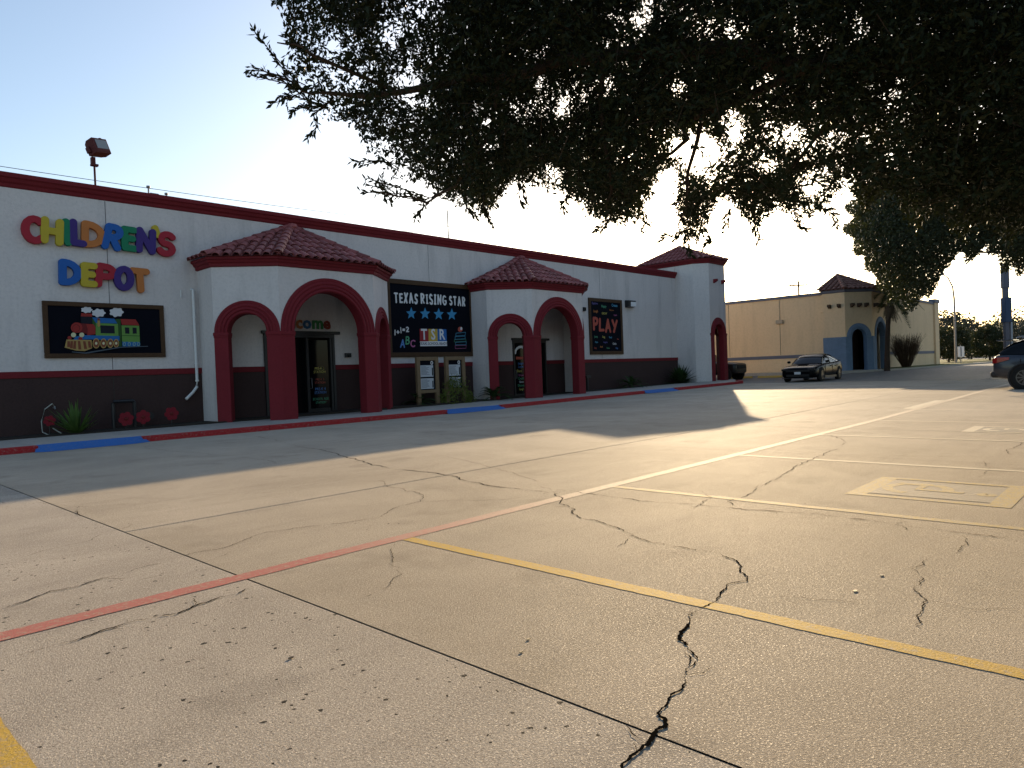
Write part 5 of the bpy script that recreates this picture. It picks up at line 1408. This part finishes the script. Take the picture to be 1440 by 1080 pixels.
BX = [-600, 330, 395, 402, 430, 462, 492, 520, 560, 590, 640, 690, 720, 770, 800, 830, 868, 905, 925, 950, 965, 985, 1000, 1015, 1040, 1065, 1095, 1122, 1150, 1172, 1190, 1215, 1250, 1285, 1320, 1350, 1385, 1415, 1440, 2000]
BY = [-400, -60, 10, 165, 150, 175, 170, 215, 255, 250, 285, 300, 250, 262, 272, 305, 318, 305, 250, 300, 335, 345, 300, 262, 300, 322, 290, 315, 300, 285, 245, 300, 262, 330, 285, 345, 300, 350, 320, 320]
HOLES = [(985, 215, 24, 30), (948, 205, 14, 18), (938, 262, 16, 26), (1140, 262, 22, 16), (1180, 190, 18, 9), (575, 120, 16, 22), (545, 45, 22, 14), (620, 82, 14, 9), (900, 30, 14, 12), (1160, 60, 14, 8), (1080, 230, 14, 14), (1035, 190, 12, 14), (1300, 30, 16, 6), (690, 205, 12, 10), (1060, 130, 10, 7), (470, 60, 14, 20), (500, 110, 12, 12)]
_hr = random.Random(21)
for _k in range(115):
    HOLES.append((_hr.uniform(400, 1320), _hr.uniform(-10, 250), _hr.uniform(5, 15), _hr.uniform(4, 11)))
def project(P):
    c = (P-np.array([0, 0, EYE])) @ CAMM
    w = np.maximum(c[:, 2], 1e-3)
    return c[:, 0]/w*FPX+720, c[:, 1]/w*FPX+540, c[:, 2]
SH = np.array([cos(SUN_AZ), sin(SUN_AZ)])/math.tan(SUN_EL)
def shades_view(P, allow=None, vmin=545):
    """does a leaf here drop its shadow on the sunlit part of the lot that the photograph shows sunlit?"""
    g_ = P[:, :2]-P[:, 2:3]*SH
    u, v, w = project(np.concatenate([g_, np.zeros((len(P), 1))], 1))
    bad = (w > .3) & (u > -60) & (u < 1500) & (v > vmin) & (v < 1180)
    if allow is not None: bad &= ~((u > allow[0]) & (u < allow[1]) & (v > allow[2]) & (v < allow[3]))
    return bad
def silhouette(P, margin):
    u, v, w = project(P)
    inside = (w > .5) & (u > -100) & (u < 1560) & (v > -120) & (v < 1100)
    lim = np.interp(u, BX, BY)-margin*FPX/np.maximum(w, 1)
    bad = inside & (v > lim)
    hole = np.zeros(len(P), bool)
    for cx, cy, rx, ry in HOLES:
        hole |= ((u-cx)/rx)**2+((v-cy)/ry)**2 < 1
    return ~bad & ~(inside & hole), inside & (w > 0)
def crown_points(n, lo, hi, centre, Rr, zlo, ztop, margin):
    P = rng.uniform(lo, hi, (n, 3)); r = np.hypot(P[:, 0]-centre[0], P[:, 1]-centre[1])/Rr
    ok = (r < 1) & (P[:, 2] < zlo+1.2+(ztop-zlo-1.2)*np.sqrt(np.clip(1-r**2, 0, 1))) & (P[:, 2] > zlo)
    return P[ok]
C0 = crown_points(260000, (-1.5, -13, 2.5), (20.5, 8.6, 10.2), TRK, 10.6, 2.5, 10.0, 0)
d0 = np.linalg.norm(C0-np.array([0, 0, EYE]), axis=1)
ok, vis = silhouette(C0, .07)
ok &= ~shades_view(C0, (1330, 1500, 565, 615)) & (d0 > 6.2)
C0, vis, d0 = C0[ok], vis[ok], d0[ok]
CV = C0[vis & (d0 < 12.5)]; CO = C0[~vis]
def twigs(cent, ntw, nl, spread, size, aspect, tl=.32, keep=True):
    """cent: cluster centres; each carries ntw twigs, each twig nl leaves; returns leaf vertices and twig lines"""
    k = len(cent); base = np.repeat(cent, ntw, 0)+rng.normal(size=(k*ntw, 3))*spread
    dr = rng.normal(size=(k*ntw, 3)); dr[:, 2] -= .55; dr /= np.linalg.norm(dr, axis=1)[:, None]
    if keep:
        tip = base+dr*tl
        ok, _ = silhouette(tip, -.03); ok2, _ = silhouette(base, .0); m_ = ok & ok2
        base, dr = base[m_], dr[m_]
    q = np.linspace(.1, 1, nl); P = (base[:, None, :]+dr[:, None, :]*tl*q[None, :, None]).reshape(-1, 3)
    D = np.repeat(dr, nl, 0)
    return leaf_cloud(P, size, aspect, rng, D, 1.25), (base, dr*tl)
def pick(C, n, wt=None):
    return C[rng.choice(len(C), min(n, len(C)), replace=False, p=None if wt is None else wt/wt.sum())]
v1, (tb_, td_) = twigs(pick(CV, 7400, 1+1.3*(project(CV)[0] < 760)), 6, 12, .13, .060, .42)
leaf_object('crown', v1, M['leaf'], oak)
v2, _ = twigs(pick(CO, 4200), 3, 9, .3, .16, .45, .4, False)
okv, _ = silhouette(v2[::4], .0); okv &= ~shades_view(v2[::4], (1330, 1500, 565, 615)); v2 = v2.reshape(-1, 4, 3)[okv].reshape(-1, 3)
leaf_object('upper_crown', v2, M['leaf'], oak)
# loose sprays reaching out of the crown edge
def spray(pixs, D, n, seed, ll=.07, w=.5):
    rr = np.random.default_rng(seed); P = np.array([at_dist(u, v, D) for u, v in pixs]); out = []; dirs = []
    seg = np.linalg.norm(np.diff(P, axis=0), axis=1); tot = seg.sum(); cum = np.concatenate([[0], np.cumsum(seg)])
    for k in range(n):
        s_ = tot*(k+.5)/n; i = min(len(seg)-1, np.searchsorted(cum, s_)-1); i = max(0, i); f = (s_-cum[i])/seg[i]
        out.append(P[i]+(P[i+1]-P[i])*f); d = (P[i+1]-P[i])/seg[i]; dirs.append(d+rr.normal(size=3)*w)
    e_tw.tube([tuple(p) for p in P], [.005]*(len(P)-1)+[.002], 4, False)
    return leaf_cloud(np.array(out), ll, .34, rr, np.array(dirs), .5, .1)
e_tw = MB(); sp = []
SPR = [([(430, 120), (405, 108), (385, 78), (355, 40)], 26), ([(425, 125), (400, 108), (370, 100), (345, 98)], 24), ([(440, 150), (410, 120), (380, 112), (352, 106)], 24), ([(440, 150), (425, 130), (400, 140), (383, 146)], 22), ([(460, 150), (440, 160), (445, 180), (432, 190)], 22),
       ([(410, 60), (400, 50), (412, 20), (420, 0)], 20), ([(470, 140), (455, 150), (420, 148), (410, 160)], 20), ([(560, 240), (540, 228), (515, 225), (500, 228)], 22), ([(640, 262), (600, 284), (560, 276), (505, 268)], 34), ([(560, 276), (540, 260), (522, 252), (510, 250)], 16), ([(600, 286), (590, 300), (585, 303)], 10), ([(600, 284), (560, 262), (530, 256)], 22),
       ([(735, 240), (735, 270), (742, 295)], 22), ([(680, 270), (680, 295), (690, 312)], 26), ([(655, 270), (660, 295), (668, 305)], 22), ([(800, 265), (795, 285), (790, 300)], 18), ([(860, 300), (850, 320), (838, 326)], 18), ([(905, 300), (908, 315), (900, 326)], 16),
       ([(965, 320), (950, 335), (938, 330)], 18), ([(965, 320), (962, 345), (968, 356)], 24), ([(985, 320), (995, 340), (988, 352)], 22), ([(1030, 290), (1020, 305), (1018, 318)], 16), ([(1060, 300), (1062, 325), (1066, 338)], 18), ([(1120, 300), (1125, 318), (1132, 322)], 16), ([(1150, 290), (1170, 300), (1175, 318)], 20), ([(540, 240), (535, 262), (545, 285)], 16)]
for k, (pth, n) in enumerate(SPR):
    for q in range(2):
        jj = random.Random(k*7+q); sp.append(spray([(u+jj.uniform(-7, 7)*(q), v+jj.uniform(-7, 7)*(q)) for u, v in pth], 6.7+.1*(k % 5) if k < 14 else 7.3, int(n*1.2), 500+k*3+q))
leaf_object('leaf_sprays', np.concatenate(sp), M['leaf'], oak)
idx = rng.choice(len(tb_), 3500, replace=False)
for i in idx:
    a, b_ = tb_[i], tb_[i]+td_[i]; w = np.cross(td_[i], rng.normal(size=3)); w = w/np.linalg.norm(w)*.0035
    e_tw.add([tuple(a-td_[i]*.6+w), tuple(a-td_[i]*.6-w), tuple(b_)], [(0, 1, 2)])
tag(e_tw.build('twigs', M['bark'], oak, fix=False), kind='stuff')

# ------------------------------------------------------------------ trees farther away
def far_tree(name, lab, x, y, z, H, Rr, n, size, m, seed, zlo, trunk_r=.2, group=None, test=None, lean=(0, 0), cat='tree', flatten=1.0):
    rr = np.random.default_rng(seed); t = thing(name, lab, cat, (x, y, z), 0, group)
    k = max(8, n//70); c = rr.normal(size=(k*6, 3)); c /= np.linalg.norm(c, axis=1)[:, None]; c *= rr.uniform(.35, 1, k*6)[:, None]**.45
    zc = (H+zlo)/2; hz = (H-zlo)/2
    c = c*np.array([Rr, Rr, hz])*.9+np.array([x+lean[0], y+lean[1], z+zc])
    if test is not None: c = c[test(c)]
    c = c[:k]
    p_ = c[rr.integers(0, len(c), n)]+rr.normal(size=(n, 3))*np.array([.085*Rr, .085*Rr, .10*hz])
    if test is not None: p_ = p_[test(p_)]
    leaf_object('crown', leaf_cloud(p_, size, .5, rr), m, t)
    e = MB(); e.tube([(x, y, z-.05), (x+lean[0]*.1, y+lean[1]*.1, z+zlo*.6), (x+lean[0]*.5, y+lean[1]*.5, z+zc)], [trunk_r*1.2, trunk_r, trunk_r*.5], 8)
    e.build('trunk', M['bark'], t, smooth=True)
    e = MB()
    for q in [q for q in c if q[2] > z+zc+hz*.25][:8]: e.tube([(x+lean[0]*.5, y+lean[1]*.5, z+zc*.95), tuple((np.array([x+lean[0]*.5, y+lean[1]*.5, z+zc])+q)/2+rr.normal(size=3)*.2), tuple(q)], [trunk_r*.3, trunk_r*.16, .01], 5, False)
    tag(e.build('branches', M['bark'], t, fix=False), kind='stuff')
    return t
B2X = [1170, 1190, 1205, 1225, 1245, 1262, 1285, 1310, 1325, 1345, 1370, 1395, 1415, 1440, 1600]
B2Y = [300, 330, 360, 388, 425, 432, 450, 412, 380, 362, 370, 352, 392, 385, 385]
def test2(P):
    u, v, w = project(P)
    return (v < np.interp(u, B2X, B2Y)+9*np.sin(u*.23+v*.11)-6) & (u > 1192+8*np.sin(v*.21)+np.abs(v-330)*.10) & ~shades_view(P, (1300, 1500, 560, 625), 556)
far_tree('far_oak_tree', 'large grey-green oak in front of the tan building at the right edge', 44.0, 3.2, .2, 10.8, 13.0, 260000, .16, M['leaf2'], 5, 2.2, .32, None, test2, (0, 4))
# palm by the arched entrance
t = thing('palm_tree', 'leaning palm with a dark trunk and drooping fronds beside the blue arches', 'tree', (48.4, 13.15, .5))
tp = Vector((48.7, 12.95, 5.0))
MB().tube([(48.4, 13.15, .4), (48.42, 13.12, 1.8), (48.5, 13.05, 3.4), tuple(tp)], [.19, .15, .14, .15], 10).build('trunk', M['bark'], t, smooth=True)
rr_ = random.Random(9)
for k in range(34):
    fa = 2*pi*k/26*3.1
    if cos(fa)*_RT[0]+sin(fa)*_RT[1] < -.25: continue          # the side towards the building was pruned
    e = MB(); frond(e, tp.x, tp.y, tp.z+.1, fa, R_(rr_.uniform(-25, 60)), rr_.uniform(1.5, 2.3), None, rr_, 26, .03, .42, .75)
    e.build('frond', M['sago'], t, fix=False)
for k in range(14):
    e = MB(); frond(e, tp.x, tp.y, tp.z-.1, 2*pi*k/14, R_(rr_.uniform(-80, -55)), rr_.uniform(1.0, 1.5), None, rr_, 16, .03, .3, .1)
    e.build('dead_frond', flat('dead_frond', (.09, .065, .035)), t, fix=False)
# leafless shrub against the tan wall
t = thing('bare_shrub', 'brown twiggy leafless shrub against the tan side wall', 'shrub', (54.6, 13.6, .5))
e = MB(); rr_ = random.Random(4)
for k in range(230):
    a = rr_.uniform(0, 2*pi); s_ = rr_.uniform(.15, 1); p0 = Vector((54.6+.25*cos(a), 13.6+.2*sin(a), .5)); d_ = Vector((cos(a)*s_*1.5, sin(a)*s_*.8, rr_.uniform(1.4, 2.5)))
    mid = p0+d_*.5+Vector((rr_.gauss(0, .1), rr_.gauss(0, .1), .12)); e.tube([p0, mid, p0+d_], [.018, .011, .004], 3, False)
    for q in range(3): e.tube([mid, mid+d_*.35+Vector((rr_.gauss(0, .22), rr_.gauss(0, .2), rr_.uniform(0, .25)))], [.008, .003], 3, False)
tag(e.build('branches', flat('dry_twig', (.10, .065, .04)), t, fix=False), kind='stuff')
MB().tube([(54.6, 13.6, .4), (54.6, 13.6, .8)], [.12, .07], 6).build('stump', M['bark'], t)
# roadside beyond
def g_at(u, X):  # plan point on the line of sight of column u at depth X
    d = ray(u, 500); return X, d[1]/d[0]*X
for k, (u, X, H, Rr, lab) in enumerate(((1334, 88, 4.3, 2.3, 'dense dark green bush left of the small road sign'), (1366, 130, 5.0, 2.4, 'hazy small tree right of the small road sign'), (1392, 95, 4.2, 2.2, 'round dark bush left of the sign pylon'), (1425, 120, 5.5, 4, 'dark tree behind the parked suv'))):
    x, y = g_at(u, X)
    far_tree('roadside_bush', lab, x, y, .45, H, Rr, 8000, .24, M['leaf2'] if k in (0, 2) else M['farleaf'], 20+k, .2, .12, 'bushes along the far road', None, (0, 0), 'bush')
t = thing('sky_line', None, None)
bpy.data.objects.remove(t)
v = []
rr = np.random.default_rng(77)
for k in range(46):
    u = rr.uniform(1300, 1520); X = rr.uniform(190, 300); x, y = g_at(u, X); H = rr.uniform(6, 13)
    c = np.array([x, y, .45]); n = 1100
    p_ = rr.normal(size=(n, 3)); p_ /= np.linalg.norm(p_, axis=1)[:, None]; p_ *= rr.uniform(.3, 1, n)[:, None]**.5
    p_ = p_*np.array([H*.55, H*.55, H*.5])+c+np.array([0, 0, H*.5])
    v.append(leaf_cloud(p_, .8, .6, rr))
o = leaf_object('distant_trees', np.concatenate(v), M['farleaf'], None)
tag(o, 'low hazy belt of trees on the horizon beyond the road at right', 'trees')
# street lamp, sign pylon, road sign, poles, cables
x, y = g_at(1344, 78)
t = thing('street_lamp', 'tall thin street lamp with a curved arm against the pale sky', 'street lamp', (x, y, .45))
dz = np.array(ray(1344, 500)); tx = Vector((_RT[0], _RT[1], 0)).normalized()
P0 = Vector((x, y, .45))
MB().tube([P0, P0+Vector((0, 0, 6.2)), P0+Vector((0, 0, 7.4))-tx*.12, P0+Vector((0, 0, 8.3))-tx*.55, P0+Vector((0, 0, 8.6))-tx*1.0], [.11, .085, .07, .06, .05], 8).build('pole', M['galv'], t, smooth=True)
MB().ball(P0+Vector((0, 0, 8.6))-tx*1.2, .28, 8, (1, 1, .4)).build('lamp_head', M['galv'], t, smooth=True)
x, y = g_at(1416, 62)
t = thing('sign_pylon', 'tall slate blue sign post with a light panel above the parked suv', 'sign', (x, y, .45))
P0 = Vector((x, y, .45)); fw_ = Vector((_F[0], _F[1], 0)).normalized()
RT3 = Matrix((tx, fw_, Vector((0, 0, 1)))).transposed().to_4x4(); RT3.translation = P0
MB().box(-.15, .15, -.15, .15, -.1, 7.4, RT3).build('post', M['slate'], t, bevel=.02)
MB().box(-.2, .28, -.25, .25, 3.1, 4.9, RT3).build('cabinet', flat('pylon_blue', (.05, .085, .16)), t, bevel=.03)
MB().box(.2, .34, -.2, .2, 1.4, 3.1, RT3).build('side_panel', flat('pylon_grey', (.35, .40, .46)), t, bevel=.02)
MB().box(-.2, .2, -.2, .2, 5.6, 7.2, RT3).build('sign_box', M['slate'], t, bevel=.03)
x, y = g_at(1351, 74)
t = thing('road_sign', 'small white road sign on a thin post by the grass verge', 'sign', (x, y, .45))
RT4 = RT3.copy(); RT4.translation = Vector((x, y, .45))
MB().box(-.035, .035, -.03, .03, 0, 1.0, RT4).build('post', M['galv'], t)
MB().box(-.30, .30, -.06, -.031, .65, 1.6, RT4).build('sign_plate', M['whiteprint'], t, bevel=.01)
MB().box(-.05, .05, -.064, -.0605, .7, 1.55, RT4).build('dark_stripe', M['slate'], t)
MB().box(-.035, .035, -.03, .03, 1.0, 1.76, RT4).build('post_top', M['galv'], t)
x, y = g_at(1126, 105)
t = thing('utility_pole', 'wooden utility pole top with a crossarm above the tan parapet', 'utility pole', (x, y, .4))
P0 = Vector((x, y, .4))
MB().tube([P0, P0+Vector((0, 0, 12.8))], [.2, .13], 8).build('pole', M['polewood'], t)
RT4.translation = P0
MB().box(-1.4, 1.4, -.08, .08, 12.05, 12.25, RT4).build('crossarm', M['polewood'], t)
for q in (-1.25, -.8, .8, 1.25): MB().cyl(RT4 @ Vector((q, 0, 12.25)), (0, 0, 1), .07, .3, 8).build('insulator', M['galv'], t)
for k, (v0, v1, X0, X1) in enumerate(((398, 380, 75, 70), (410, 393, 75, 70), (437, 426, 75, 70), (447, 440, 75, 70))):
    d0_, d1_ = ray(1300, v0), ray(1500, v1); s0, s1 = X0/d0_[0], X1/d1_[0]
    a = (d0_[0]*s0, d0_[1]*s0, d0_[2]*s0+EYE); b_ = (d1_[0]*s1, d1_[1]*s1, d1_[2]*s1+EYE)
    a2 = tuple(Vector(a)+(Vector(a)-Vector(b_))*1.5); b2 = tuple(Vector(b_)+(Vector(b_)-Vector(a))*2)
    wire('power_line', a2, b2, .35, .022, ['uppermost power line crossing the pale sky at right', 'second power line just under the uppermost at right', 'third power line meeting the sign pylon at right', 'lowest power line at right, below the other three'][k], 'power lines beyond the lot')
